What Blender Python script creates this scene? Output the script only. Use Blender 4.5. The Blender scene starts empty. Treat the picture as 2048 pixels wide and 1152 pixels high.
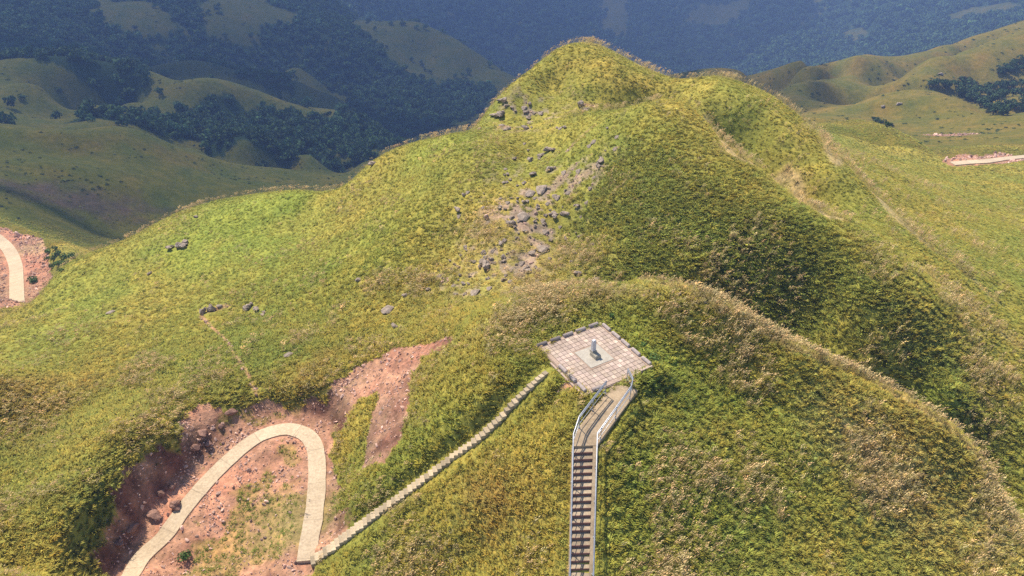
import bpy, math, random
import numpy as np
from mathutils import Vector, Matrix

random.seed(7)
rng = np.random.default_rng(7)
SC = bpy.context.scene
COL = SC.collection

# ------------------------------------------------------------------ camera
HC = 28.3                      # height of the camera above the terrace
PITCH = math.radians(33.0)
FPX = 1384.0                   # focal length in pixels of the 2048 wide picture
cam_data = bpy.data.cameras.new('camera')
cam_data.sensor_width = 36.0
cam_data.lens = 36.0 * FPX / 2048.0
cam_data.clip_start = 0.5
cam_data.clip_end = 20000.0
cam = bpy.data.objects.new('camera', cam_data)
COL.objects.link(cam)
cam.location = (0, 0, HC)
cam.rotation_euler = (math.radians(90) - PITCH, 0, 0)
SC.camera = cam

# ------------------------------------------------------------------ sky and sun
SUN_EL = math.radians(59.0)
SUN_AZ = math.atan2(-0.66, 0.75)      # clockwise from +Y
SUN_DIR = Vector((math.sin(SUN_AZ) * math.cos(SUN_EL), math.cos(SUN_AZ) * math.cos(SUN_EL), math.sin(SUN_EL)))
world = bpy.data.worlds.new("World")
SC.world = world
world.use_nodes = True
wn = world.node_tree.nodes
wl = world.node_tree.links
sky = wn.new('ShaderNodeTexSky')
sky.sky_type = 'NISHITA'
sky.sun_disc = False
sky.sun_elevation = SUN_EL
sky.sun_rotation = SUN_AZ
sky.altitude = 1000
bg = wn['Background']
bg.inputs['Strength'].default_value = 0.15
wl.new(sky.outputs[0], bg.inputs[0])
sun_data = bpy.data.lights.new('sun', 'SUN')
sun_data.energy = 4.8
sun_data.angle = math.radians(0.53)
sun_data.color = (1.0, 0.90, 0.72)
sun = bpy.data.objects.new('sun', sun_data)
COL.objects.link(sun)
sun.rotation_euler = (-SUN_DIR).to_track_quat('-Z', 'Y').to_euler()
sun.location = (0, 0, 120)

SC.view_settings.view_transform = 'Standard'
SC.view_settings.look = 'None'
SC.view_settings.exposure = 0.38
SC.view_settings.gamma = 1.0
SC.view_settings.use_curve_mapping = False
SC.render.engine = 'CYCLES'
SC.cycles.max_bounces = 4
SC.cycles.diffuse_bounces = 2
SC.cycles.glossy_bounces = 1
SC.cycles.transmission_bounces = 2
SC.cycles.volume_bounces = 0
SC.cycles.transparent_max_bounces = 4
SC.cycles.use_denoising = False

# ------------------------------------------------------------------ picture <-> place
CP, SP = math.cos(PITCH), math.sin(PITCH)

def ray(px, py):
    """azimuth and tangent of the elevation of a picture point (2048x1152 pixels)"""
    px = np.asarray(px, float); py = np.asarray(py, float)
    x = px - 1024.0; v = 576.0 - py
    y = FPX * CP + v * SP
    z = -FPX * SP + v * CP
    h = np.hypot(x, y)
    return np.arctan2(x, y), z / h

def at_z(px, py, z):
    u, t = ray(px, py)
    r = (z - HC) / t
    return Vector((float(r * np.sin(u)), float(r * np.cos(u)), z))

# ------------------------------------------------------------------ land survey
# (px, py, height z) for near ground, (px, py, distance r) for far ground,
# hidden ground behind a crest is given as a lower picture point at a distance
ZP = [
 # terrace and spur around it
 (1080,690,-.15),(1197,640,-.1),(1298,730,-.2),(1170,790,-.15),(1188,712,-.1),
 (1060,650,.1),(1200,610,.5),(1340,700,-.4),(1310,790,-1.3),(1110,810,-1.2),(1000,620,-.2),
 (1150,580,.6),(1280,566,.9),(1400,590,.4),(1500,645,-.7),(1600,700,-2.0),(1700,745,-3.3),(1800,795,-4.6),(1900,862,-6.0),(1980,950,-7.6),(2040,1080,-9.3),
 (1400,700,-.9),(1400,800,-2.2),(1550,800,-3.0),(1600,900,-4.2),(1750,900,-5.0),(1800,1000,-6.7),(1900,1000,-7.3),(1400,950,-3.4),(1600,1050,-6.2),(1800,1140,-8.6),
 (1300,1150,-4.6),(1300,950,-2.5),(1300,860,-1.6),(1163,1170,-4.1),(1172,893,-.85),(1215,820,-.45),(1170,1030,-2.5),(1168,1320,-5.8),
 (1050,1152,-5.2),(1050,950,-2.7),(1080,870,-1.6),(1090,757,-.35),
 # flight of steps on the left
 (1000,835,-2.4),(900,912,-5.2),(800,985,-7.8),(700,1068,-10.6),(620,1125,-12.3),
 (960,800,-1.9),(860,870,-4.9),(760,940,-8.0),(690,1010,-10.5),
 (960,1000,-4.6),(850,1080,-8.0),(750,1140,-10.6),(900,1152,-8.6),
 (930,700,-2.0),(880,760,-3.6),(820,830,-5.8),(800,760,-6.8),(770,850,-7.8),(900,685,-3.6),(780,700,-7.0),(720,740,-8.6),(700,850,-9.6),(690,930,-10.4),
 # valley floor with the path
 (570,850,-11.2),(520,862,-11.2),(640,900,-11.6),(635,1000,-12.0),(615,1120,-12.4),(480,900,-11.6),(400,980,-12.2),(330,1060,-12.9),(265,1150,-13.6),
 (560,950,-12.3),(540,1050,-13.0),(450,1120,-13.6),(560,1152,-13.3),(400,1152,-14.0),(480,1000,-12.6),
 (500,820,-10.6),(600,806,-10.2),(660,760,-9.0),(660,830,-10.6),
 # cut bank and the slope above it
 (195,1140,-10.5),(203,1050,-9.9),(225,965,-9.5),(252,920,-9.4),(328,888,-9.4),(350,836,-9.5),(398,796,-9.8),(440,802,-9.9),
 (262,1100,-13.3),(308,1030,-12.9),(366,960,-12.3),(425,905,-11.6),(450,850,-11.0),
 (100,1100,-9.0),(0,1150,-8.2),(0,1000,-9.0),(100,950,-9.1),(0,860,-10.6),(180,850,-9.7),(300,770,-10.6),(150,740,-12.6),(0,740,-14.2),
 (200,650,-14.6),(400,700,-10.8),(500,760,-9.8),(600,720,-9.4),(430,620,-13.0),(520,620,-12.2),(0,660,-17.4),(700,660,-8.8),(800,640,-7.6),(620,640,-10.4),
 # flank of the main hill
 (1000,300,-1.9),(900,400,-4.0),(800,500,-6.6),(700,600,-9.0),(600,500,-11.6),(600,430,-12.6),(500,560,-12.6),(400,500,-14.6),(300,560,-16.0),
 (200,560,-18.0),(100,620,-18.8),(40,650,-19.2),(800,350,-6.5),(1000,450,-3.6),(1080,520,-4.8),(950,560,-6.0),(1050,580,-5.4),(1150,555,-5.0),(900,480,-5.8),
 # silhouette of the left flank
 (900,270,-3.4),(830,287,-5.6),(740,330,-8.8),(680,378,-11.4),(540,386,-14.0),(430,402,-16.0),(330,440,-18.0),(250,480,-19.6),(170,510,-21.0),(110,550,-22.0),(45,618,-22.0),(0,642,-22.5),
]
RP = [
 # sub summit, main summit, shoulder
 (1320,200,80),(1270,215,79),(1200,240,77),(1130,262,78),(1050,320,76),(1250,320,67),(1200,420,61.5),(1300,400,61),(1250,500,55.5),(1350,300,67.5),(1150,480,60),
 (1200,222,84),(1120,235,84),(1250,170,94),(1180,150,95),(1180,86,108),(1125,95,106),(1060,140,101),(1025,170,98),(1100,180,96),(990,205,93),(1050,240,88),
 (1240,110,107),(1300,140,104),(1360,160,101),(1440,154,98),(1500,172,98),(1330,180,95),(1400,195,89),(1480,230,87),(1550,290,83.5),(1400,230,82),
 # second ridge with the trail
 (1410,242,77),(1450,286,74),(1520,340,70),(1600,405,67),(1680,435,66),(1750,468,66),(1850,540,66.5),(1950,612,67),(2048,690,67.5),
 (1450,450,59),(1400,540,54),(1560,520,57),(1500,606,54.5),(1700,600,55.5),(1630,640,55),(1780,690,54),(1850,650,57),(1900,745,56),(1990,850,56),(2048,760,62),(2048,960,54),
 (1900,800,53.5),(1400,350,64.5),(1550,420,61),
 # third ridge
 (1560,203,98),(1620,252,96),(1690,322,90),(1750,388,85),(1830,450,79.5),(1900,512,75),(2048,620,74),
 (1650,360,79),(1750,440,74),(1900,548,70),(2048,650,71),
 # slope beyond it on the right
 (1700,310,112),(1800,380,100),(1900,440,93),(2048,540,84),(1750,310,150),(1900,370,135),(2048,450,120),(1850,332,165),(1950,345,160),(2048,372,150),(1800,415,88),(1900,475,83),(2048,575,78),
 # white road on the right, knoll, dark dome
 (1880,322,186),(2010,316,196),(1950,324,190),(2048,320,210),(1950,300,215),(2048,290,235),
 (1640,268,175),(1650,246,195),(1700,244,205),(1765,250,200),(1830,280,192),(1865,308,186),(1760,290,180),
 (1900,280,250),(1980,270,260),(1780,262,270),(1640,240,250),(1700,235,300),(1760,230,318),
 (1720,212,340),(1800,192,345),(1880,190,345),(1950,215,330),(1980,232,320),(1850,230,315),(2048,232,330),(1850,262,285),(2048,265,270),
 (1560,235,300),(1600,222,330),(1640,205,345),(1560,190,360),(1600,170,400),(1700,180,400),(1700,150,430),
 (1860,170,400),(1950,170,430),(2048,165,440),(1900,205,372),(2020,205,380),
 (1490,152,430),(1600,131,460),(1700,118,490),(1733,110,500),(1775,120,510),(1850,108,540),(1910,88,565),(1970,67,590),(2048,46,620),(1650,138,440),(1780,150,470),
 (1783,176,400),(1820,150,425),(1856,130,445),(1950,100,475),(2048,66,505),(1783,190,425),(1820,185,450),(1856,160,475),(1950,130,510),(2048,95,545),(1900,150,425),(1980,150,435),(2048,120,460),
 (1700,275,213),(1765,282,208),(1830,312,200),(1640,290,205),(1800,235,366),(1880,240,364),(1740,245,362),(1950,262,350),(1980,275,338),(1549,192,385),(1582,168,400),(1648,161,410),(1582,190,425),(1648,180,435),
 # left: bend of the far path
 (20,470,165),(45,520,152),(45,590,138),(90,470,172),(100,540,152),(160,505,172),(0,530,140),(0,600,128),(75,590,138),
 (0,450,185),(90,468,188),(160,497,185),
 # left: dark hills in the cloud's shade
 (100,440,235),(200,470,240),(0,400,245),(300,420,262),(100,330,285),(250,370,275),(400,370,285),(0,300,305),(550,370,300),(640,375,310),
 (0,247,340),(130,262,335),(260,256,345),(330,285,345),(420,315,345),(550,335,350),(700,352,360),(450,345,318),(150,300,310),
 (400,300,380),(500,290,400),(620,310,400),(720,330,400),(200,250,400),(450,270,430),(600,265,460),(700,300,450),(760,310,440),(100,240,430),(0,232,430),(300,240,440),
 (0,180,500),(100,190,495),(250,210,490),(400,215,490),(520,235,490),(650,245,500),(740,270,505),
 (0,128,560),(140,122,560),(260,140,550),(370,168,530),(410,160,530),(480,175,532),(570,208,535),(650,225,540),(720,242,545),
 (290,138,640),(340,127,650),(450,140,640),(520,158,630),(600,175,640),(680,205,630),(560,160,650),
 (100,110,680),(200,115,690),(400,118,720),(600,140,720),(700,180,700),(800,240,640),(850,280,600),(900,250,640),(760,290,560),
 (0,60,800),(150,50,840),(300,60,820),(450,70,830),(600,70,840),(700,120,790),(800,160,760),(900,190,740),(960,200,740),
 (0,-10,1000),(200,-20,1050),(400,-30,1050),(550,-30,1060),(640,-20,1080),
 (660,15,1040),(710,42,1000),(760,45,985),(830,46,970),(880,66,940),(940,100,900),(1000,140,860),(1035,160,840),
 (860,110,860),(950,150,820),
 # far mountain wall
 (700,-10,1700),(900,0,1750),(1000,60,1600),(1000,130,1450),(1100,100,1500),(900,60,1550),(1300,130,1400),(1500,140,1350),
 (1250,60,1600),(1400,60,1560),(1200,0,1800),(1400,-10,1780),(1600,60,1500),(1700,90,1400),(1600,0,1700),(1800,60,1400),(1900,60,1350),(1800,0,1600),(1950,20,1480),(2048,30,1400),(2048,-20,1600),
 (700,-120,2500),(1100,-130,2700),(1500,-140,2700),(2048,-150,2400),(300,-130,1600),(0,-120,1400),(-200,-60,1100),
 (700,-260,4200),(1400,-280,4300),(2100,-270,3900),(0,-260,3000),(-400,-200,2500),(2500,-220,3000),
 # hidden ground behind the crests
 (1180,150,135),(1180,210,200),(1180,210,400),(1180,190,800),(1100,190,1150),(1440,215,130),(1440,250,200),(1440,220,330),(1440,190,700),(1440,170,1100),
 (1000,280,140),(1000,300,250),(1000,240,480),(1000,200,1150),(900,330,130),(900,350,250),(900,300,450),(740,400,140),(740,430,250),(800,100,1200),(800,80,1350),
 (600,450,140),(600,450,230),(430,470,140),(430,470,210),(330,500,150),(250,520,165),(250,500,210),
 (1300,200,140),(1300,240,220),(1300,200,500),(1300,170,1050),(1560,265,130),(1560,280,200),
 (1640,310,130),(1650,290,160),(1660,180,700),(1660,150,1000),(1850,160,700),(1850,130,1000),(2000,110,800),(2000,90,1100),(1950,320,178),
 (1350,640,50),(1250,610,50),(1900,870,49.5),(1700,760,48),(2048,1110,48),
 (1500,360,76),(1280,250,86),(1620,300,103),
 (160,530,200),(90,500,205),(0,480,210),
 (300,290,372),(100,285,370),(450,345,372),(0,280,375),(500,200,575),(300,165,590),(680,255,580),
 # ground outside the frame, left, right and under the camera
 (-500,900,-1),(-300,700,-2),(-400,400,-3),(-400,200,-4),(2400,700,-5),(2500,500,-6),(2500,1100,-7),(2400,300,-8),(2400,100,-9),
]
OUT = {(-500,900):38,(-300,700):62,(-400,400):160,(-400,200):420,(2400,700):75,(2500,500):120,(2500,1100):52,(2400,300):230,(2400,100):480}
pu, pv, pt = [], [], []
for (x, y, z) in ZP:
    u, t = ray(x, y); r = (z - HC) / t
    pu.append(float(u)); pv.append(math.log(r)); pt.append(float(t))
for (x, y, r) in RP:
    if r < 0: r = OUT[(x, y)]
    u, t = ray(x, y)
    pu.append(float(u)); pv.append(math.log(r)); pt.append(float(t))
for u_, r_, z_ in [(0,11,-14),(-.8,11,-16),(.8,11,-16),(0,17,-9),(-.5,17,-14),(.6,17,-10),(1.1,26,-12),(-1.1,28,-10),(-1.2,60,-22),(1.2,60,-22),(-1.2,200,-80),(1.2,200,-70),(-1.2,800,-180),(1.2,800,-180),(1.2,4000,-300),(-1.2,4000,-300),(0,7000,-300),(.7,7000,-300),(-.7,7000,-300)]:
    pu.append(u_); pv.append(math.log(r_)); pt.append((z_ - HC) / r_)
def tps_fit(u, v, t, lam):
    n = len(u)
    d2 = (u[:, None] - u[None]) ** 2 + (v[:, None] - v[None]) ** 2
    K = 0.5 * d2 * np.log(d2 + 1e-12)
    K[np.diag_indices(n)] = lam
    P = np.stack([np.ones(n), u, v], 1)
    A = np.zeros((n + 3, n + 3)); A[:n, :n] = K; A[:n, n:] = P; A[n:, :n] = P.T
    return np.linalg.solve(A, np.concatenate([t, np.zeros(3)]))

def tps_eval(w, u, v, cu, cv):
    out = np.empty(len(u))
    n = len(cu)
    for i in range(0, len(u), 20000):
        a = u[i:i + 20000]; b = v[i:i + 20000]
        d2 = (a[:, None] - cu[None]) ** 2 + (b[:, None] - cv[None]) ** 2
        out[i:i + 20000] = (0.5 * d2 * np.log(d2 + 1e-12)) @ w[:n] + w[n] + w[n + 1] * a + w[n + 2] * b
    return out

CREST_Z = [(900,270,-3.4),(830,287,-5.6),(740,330,-8.8),(680,378,-11.4),(610,382,-12.6),(540,386,-14.0),(430,402,-16.0),(330,440,-18.0),(250,480,-19.6),(170,510,-21.0),(110,550,-22.0),(45,618,-22.0),(1340,572,.7),(1450,618,-.1),(1600,700,-2.0),(1800,795,-4.6),(1900,862,-6.0)]
CREST_R = [(1180,86,108),(1125,95,106),(1060,140,101),(1025,170,98),(1240,110,107),(1300,140,104),(1370,160,101),(1440,154,98),(1500,172,98),(1560,203,98),(1620,252,96),
 (1450,286,74),(1520,340,70),(1600,405,67),(1320,200,80),(1270,213,79),
 (0,250,340),(130,262,335),(260,258,345),(330,287,345),(420,317,345),(550,337,350),(680,352,360),
 (0,128,560),(70,124,560),(140,122,560),(260,142,550),(310,152,545),(370,168,530),(410,160,530),(480,175,532),(570,208,535),(650,225,540),(720,242,545),
 (290,138,650),(340,127,660),(450,140,660),(520,160,650),(600,168,650),(680,205,650),(190,215,455),(140,240,440),(250,232,450),
 (710,42,1000),(760,45,985),(830,46,970),(880,66,940),(940,100,900),(1000,140,860),
 (1700,118,490),(1733,110,500),(1775,120,510),(1850,108,540),(1910,88,565),(1970,67,590),(2048,46,620),(1600,131,460),
 (1783,176,400),(1820,150,425),(1856,130,445),(1950,100,475),(1549,192,385),(1582,168,400),(1648,161,410),(1700,212,340),(1750,198,342),(1800,192,345),(1880,190,345),(1920,202,338),(1960,222,322),
 (1650,246,195),(1700,244,205),(1765,250,200),(1830,280,192),(1865,308,186)]
for x, y, z in CREST_Z:
    u, t = ray(x, y); CREST_R.append((x, y, float((z - HC) / t)))
for x, y, r in CREST_R:
    far_ = r > 150
    k = .012 if far_ else .028
    u, t = ray(x, y); pu.append(float(u)); pv.append(math.log(r)); pt.append(float(t))
    for m, dt in ((1.05, k * .35), (1.13, k * 1.4)):
        pu.append(float(u)); pv.append(math.log(r * m)); pt.append(float(t) - dt)
    pu.append(float(u)); pv.append(math.log(r * .955)); pt.append(float(t) - k * (.30 if far_ else .16))
pu = np.array(pu); pv = np.array(pv); pt = np.array(pt)
W = tps_fit(pu, pv, pt, np.where(np.arange(len(pu)) < len(ZP), 3e-4, 6e-5))
U0, U1, V0, V1 = -1.2, 1.2, math.log(10.0), math.log(6500.0)
NCU, NCV = 300, 420
gu = np.linspace(U0, U1, NCU); gv = np.linspace(V0, V1, NCV)
GU, GV = np.meshgrid(gu, gv)
T0 = tps_eval(W, GU.ravel(), GV.ravel(), pu, pv).reshape(NCV, NCU)

def bil(grid, u, v, nu, nv):
    """Catmull-Rom sampling of a (v, u) grid"""
    a = np.clip((u - U0) / (U1 - U0) * (nu - 1), 1, nu - 2.001)
    b = np.clip((v - V0) / (V1 - V0) * (nv - 1), 1, nv - 2.001)
    i = a.astype(int); j = b.astype(int); fa = a - i; fb = b - j
    i = np.clip(i, 1, nu - 3); j = np.clip(j, 1, nv - 3)
    fa = a - i; fb = b - j
    def wts(f):
        return (-.5*f+f*f-.5*f**3, 1-2.5*f*f+1.5*f**3, .5*f+2*f*f-1.5*f**3, -.5*f*f+.5*f**3)
    wa = wts(fa); wb = wts(fb); out = 0
    for m in range(4):
        row = 0
        for k in range(4):
            row = row + wa[k] * grid[j + m - 1, i + k - 1]
        out = out + wb[m] * row
    return out

def pnoise(x, y, seed=0):
    xi = np.floor(x).astype(np.int64); yi = np.floor(y).astype(np.int64)
    fx = x - xi; fy = y - yi
    def g(ix, iy, dx, dy):
        h = (ix * 374761393 + iy * 668265263 + seed * 1442695041) & 0xffffffff
        h = ((h ^ (h >> 13)) * 1274126177) & 0xffffffff
        h = (h ^ (h >> 16)) & 0xffff
        a = h * (2 * math.pi / 65536.0)
        return np.cos(a) * dx + np.sin(a) * dy
    sx = fx * fx * fx * (fx * (fx * 6 - 15) + 10); sy = fy * fy * fy * (fy * (fy * 6 - 15) + 10)
    n00 = g(xi, yi, fx, fy); n10 = g(xi + 1, yi, fx - 1, fy)
    n01 = g(xi, yi + 1, fx, fy - 1); n11 = g(xi + 1, yi + 1, fx - 1, fy - 1)
    return 1.5 * ((n00 * (1 - sx) + n10 * sx) * (1 - sy) + (n01 * (1 - sx) + n11 * sx) * sy)

def fbm(x, y, sc, seed=0, o=3):
    s = 0; a = 1.0; tot = 0
    for k in range(o):
        s = s + a * pnoise(x / sc * 2 ** k + 17.3 * k, y / sc * 2 ** k - 9.1 * k, seed + k); tot += a; a *= .5
    return s / tot

def sstep(a, b, x):
    t = np.clip((x - a) / (b - a), 0, 1)
    return t * t * (3 - 2 * t)

NU, NV = 1150, 1150
fu = np.linspace(U0, U1, NU); fv = np.linspace(V0, V1, NV)
FU, FV = np.meshgrid(fu, fv)
R = np.exp(FV); X = R * np.sin(FU); Y = R * np.cos(FU)
Z = HC + bil(T0, FU, FV, NCU, NCV) * R
Zs = Z.copy()
Z += fbm(X, Y, 2.6, 11, 2) * .10 * (1 - sstep(70, 160, R))
Z += fbm(X, Y, 9, 21, 2) * .30 * (1 - sstep(200, 500, R))
Z += fbm(X, Y, 45, 31, 3) * 1.6 * sstep(150, 350, R)
Z += (0.5 - np.abs(fbm(X + 9*fbm(X,Y,60,5,1), Y, 130, 41, 3))) * 5 * sstep(260, 600, R)
Z += (0.5 - np.abs(fbm(X, Y, 420, 51, 4))) * 80 * sstep(1050, 1500, R)

def hit(px, py, grid=None):
    """first point of the land met by the line of sight"""
    G = Z if grid is None else grid
    u, t = ray(px, py); u = float(u); t = float(t)
    a = (u - U0) / (U1 - U0) * (NU - 1); i = int(a); f = a - i
    col = (G[:, i] * (1 - f) + G[:, i + 1] * f - HC) / np.exp(fv)
    k0 = int((math.log(15.0) - V0) / (V1 - V0) * (NV - 1))
    k = np.nonzero(col[k0:] >= t)[0]
    k = k0 + (int(k[0]) if len(k) else NV - k0 - 1)
    if k == k0: k += 1
    d = (t - col[k - 1]) / (col[k] - col[k - 1] + 1e-12); d = min(max(d, 0), 1)
    r = math.exp(fv[k - 1] * (1 - d) + fv[k] * d)
    return Vector((r * math.sin(u), r * math.cos(u), HC + t * r))

def ZAT(x, y, grid=None):
    G = Z if grid is None else grid
    x = np.asarray(x, float); y = np.asarray(y, float)
    u = np.arctan2(x, y); v = np.log(np.maximum(np.hypot(x, y), 10.01))
    a = np.clip((u - U0) / (U1 - U0) * (NU - 1), 0, NU - 1.001); b = np.clip((v - V0) / (V1 - V0) * (NV - 1), 0, NV - 1.001)
    i = a.astype(int); j = b.astype(int); fa = a - i; fb = b - j
    return (G[j, i] * (1 - fa) + G[j, i + 1] * fa) * (1 - fb) + (G[j + 1, i] * (1 - fa) + G[j + 1, i + 1] * fa) * fb

# ------------------------------------------------------------------ small helpers
def tag(o, label=None, cat=None, group=None, kind=None):
    if label: o['label'] = label
    if cat: o['category'] = cat
    if group: o['group'] = group
    if kind: o['kind'] = kind
    return o

def empty(name, loc=(0, 0, 0), rz=0.0, label=None, cat=None, group=None):
    o = bpy.data.objects.new(name, None)
    o.empty_display_size = .3
    COL.objects.link(o)
    o.location = loc; o.rotation_euler = (0, 0, rz)
    return tag(o, label, cat, group)

def obj_from(name, me, parent=None, link=True):
    o = bpy.data.objects.new(name, me)
    if link: COL.objects.link(o)
    if parent is not None: o.parent = parent
    return o

def copy_tree(o, parent=None):
    c = o.copy(); COL.objects.link(c)
    if parent is not None: c.parent = parent
    for ch in list(o.children): copy_tree(ch, c)
    return c

def np_mesh(name, co, quads=None, tris=None, mat=None, smooth=False):
    me = bpy.data.meshes.new(name)
    co = np.asarray(co, np.float32)
    me.vertices.add(len(co)); me.vertices.foreach_set('co', co.ravel())
    parts = []; tot = []
    if quads is not None and len(quads): parts.append(np.asarray(quads).ravel()); tot += [4] * len(quads)
    if tris is not None and len(tris): parts.append(np.asarray(tris).ravel()); tot += [3] * len(tris)
    li = np.concatenate(parts).astype(np.int32); tot = np.array(tot, np.int32)
    me.loops.add(len(li)); me.loops.foreach_set('vertex_index', li)
    me.polygons.add(len(tot))
    me.polygons.foreach_set('loop_start', np.concatenate([[0], np.cumsum(tot)[:-1]]).astype(np.int32))
    me.polygons.foreach_set('loop_total', tot)
    if smooth: me.polygons.foreach_set('use_smooth', np.ones(len(tot), bool))
    me.update(calc_edges=True)
    if mat: me.materials.append(mat)
    return me

class MB:
    """collects boxes, prisms and tubes into one mesh"""
    def __init__(s): s.v = []; s.f = []; s.c = []
    def add(s, vs, fs, col=None):
        b = len(s.v); s.v += [tuple(v) for v in vs]; s.f += [tuple(i + b for i in f) for f in fs]
        s.c += [col or (1, 1, 1)] * len(vs)
    def box(s, c, size, rz=0, col=None, bev=0.0, taper=1.0, M=None):
        hx, hy, hz = [q / 2 for q in size]
        R_ = Matrix.Rotation(rz, 4, 'Z') if M is None else M
        vs = []
        if bev <= 0:
            for z in (-hz, hz):
                k = taper if z > 0 else 1
                for x, y in ((-hx, -hy), (hx, -hy), (hx, hy), (-hx, hy)): vs.append(R_ @ Vector((x * k, y * k, z)) + Vector(c))
            fs = [(0, 3, 2, 1), (4, 5, 6, 7), (0, 1, 5, 4), (1, 2, 6, 5), (2, 3, 7, 6), (3, 0, 4, 7)]
        else:
            lv = [(-hz, 0), (hz - bev, 0), (hz, bev)]
            for z, i in lv:
                k = taper if z > 0 else 1
                for x, y in ((-hx + i, -hy + i), (hx - i, -hy + i), (hx - i, hy - i), (-hx + i, hy - i)): vs.append(R_ @ Vector((x * k, y * k, z)) + Vector(c))
            fs = [(0, 3, 2, 1), (8, 9, 10, 11)]
            for L in (0, 4):
                for k in range(4): fs.append((L + k, L + (k + 1) % 4, L + 4 + (k + 1) % 4, L + 4 + k))
        s.add(vs, fs, col)
    def tube(s, pts, r, n=8, col=None):
        pts = [Vector(p) for p in pts]
        rings = []
        for i, p in enumerate(pts):
            d = (pts[min(i + 1, len(pts) - 1)] - pts[max(i - 1, 0)]).normalized()
            a = d.cross(Vector((0, 0, 1)))
            if a.length < 1e-3: a = Vector((1, 0, 0))
            a.normalize(); b = d.cross(a)
            rings.append([p + (a * math.cos(2 * math.pi * k / n) + b * math.sin(2 * math.pi * k / n)) * r for k in range(n)])
        vs = [v for rg in rings for v in rg]; fs = []
        for i in range(len(rings) - 1):
            for k in range(n): fs.append((i * n + k, i * n + (k + 1) % n, (i + 1) * n + (k + 1) % n, (i + 1) * n + k))
        fs.append(tuple(range(n))[::-1]); fs.append(tuple((len(rings) - 1) * n + k for k in range(n)))
        s.add(vs, fs, col)
    def build(s, name, mat, parent=None, loc=None, smooth=False):
        me = bpy.data.meshes.new(name)
        o3 = Vector(loc) if loc is not None else Vector((0, 0, 0))
        me.from_pydata([tuple(Vector(v) - o3) for v in s.v], [], s.f)
        at = me.color_attributes.new('Col', 'FLOAT_COLOR', 'POINT')
        at.data.foreach_set('color', np.array([(c[0], c[1], c[2], 1) for c in s.c], np.float32).ravel())
        if smooth: me.polygons.foreach_set('use_smooth', [True] * len(me.polygons))
        me.materials.append(mat); me.update()
        o = obj_from(name, me, parent)
        o.location = o3
        return o

class Mat:
    def __init__(s, name, rough=.8, spec=.3):
        s.m = bpy.data.materials.new(name); s.m.use_nodes = True
        s.n = s.m.node_tree.nodes; s.l = s.m.node_tree.links
        s.b = s.n['Principled BSDF']; s.b.inputs['Roughness'].default_value = rough
        s.b.inputs['Specular IOR Level'].default_value = spec
    def new(s, t, **kw):
        x = s.n.new(t)
        for k, v in kw.items(): setattr(x, k, v)
        return x
    def inp(s, node, key, val):
        if hasattr(val, 'is_linked') or hasattr(val, 'links'): s.l.new(val, node.inputs[key])
        else: node.inputs[key].default_value = val
    def coord(s): return s.new('ShaderNodeTexCoord').outputs['Object']
    def noise(s, vec, scale, detail=4, rough=.6):
        x = s.new('ShaderNodeTexNoise'); s.l.new(vec, x.inputs['Vector'])
        x.inputs['Scale'].default_value = scale; x.inputs['Detail'].default_value = detail; x.inputs['Roughness'].default_value = rough
        return x.outputs['Fac']
    def ramp(s, fac, stops):
        x = s.new('ShaderNodeValToRGB'); s.l.new(fac, x.inputs[0])
        e = x.color_ramp.elements
        while len(e) < len(stops): e.new(.5)
        for q, (p, c) in zip(e, stops): q.position = p; q.color = (*c, 1) if len(c) == 3 else c
        return x.outputs[0]
    def mix(s, fac, a, b, mode='MIX'):
        x = s.new('ShaderNodeMix', data_type='RGBA', blend_type=mode)
        s.inp(x, 0, fac)
        s.inp(x, 6, a if not isinstance(a, tuple) else (*a, 1)); s.inp(x, 7, b if not isinstance(b, tuple) else (*b, 1))
        return x.outputs[2]
    def math(s, op, a, b=0.0, clamp=False):
        x = s.new('ShaderNodeMath', operation=op, use_clamp=clamp); s.inp(x, 0, a); s.inp(x, 1, b); return x.outputs[0]
    def attr(s, name, typ='GEOMETRY'):
        return s.new('ShaderNodeAttribute', attribute_name=name, attribute_type=typ)
    def bump(s, h, dist, strength=1.0):
        x = s.new('ShaderNodeBump'); s.l.new(h, x.inputs['Height']); x.inputs['Distance'].default_value = dist; x.inputs['Strength'].default_value = strength
        s.l.new(x.outputs[0], s.b.inputs['Normal'])
    def base(s, c): s.inp(s.b, 'Base Color', c if not isinstance(c, tuple) else (*c, 1))

# ------------------------------------------------------------------ lines laid on the land
def cr(pts, n):
    """smooth curve through 3d points"""
    P = [Vector(p) for p in pts]; P = [P[0] * 2 - P[1]] + P + [P[-1] * 2 - P[-2]]
    out = []
    for i in range(1, len(P) - 2):
        for k in range(n):
            t = k / n
            out.append(0.5 * ((2 * P[i]) + (P[i + 1] - P[i - 1]) * t + (2 * P[i - 1] - 5 * P[i] + 4 * P[i + 1] - P[i + 2]) * t * t + (3 * P[i] - P[i - 1] - 3 * P[i + 1] + P[i + 2]) * t ** 3))
    out.append(P[-2]); return out

def resample(pts, step=None, n=None):
    pts = [Vector(p) for p in pts]
    d = [0.0]
    for a, b in zip(pts, pts[1:]): d.append(d[-1] + (b.xy - a.xy).length)
    n = n or max(2, int(d[-1] / step) + 1)
    out = []
    j = 0
    for k in range(n):
        s_ = d[-1] * k / (n - 1)
        while j < len(d) - 2 and d[j + 1] < s_: j += 1
        f = (s_ - d[j]) / max(1e-9, d[j + 1] - d[j])
        out.append(pts[j].lerp(pts[j + 1], min(max(f, 0), 1)))
    return out

def smooth_z(pts, it=30):
    z = [p.z for p in pts]
    for _ in range(it):
        z = [z[0]] + [(z[i - 1] + 2 * z[i] + z[i + 1]) / 4 for i in range(1, len(z) - 1)] + [z[-1]]
    for p, q in zip(pts, z): p.z = q
    return pts

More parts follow.
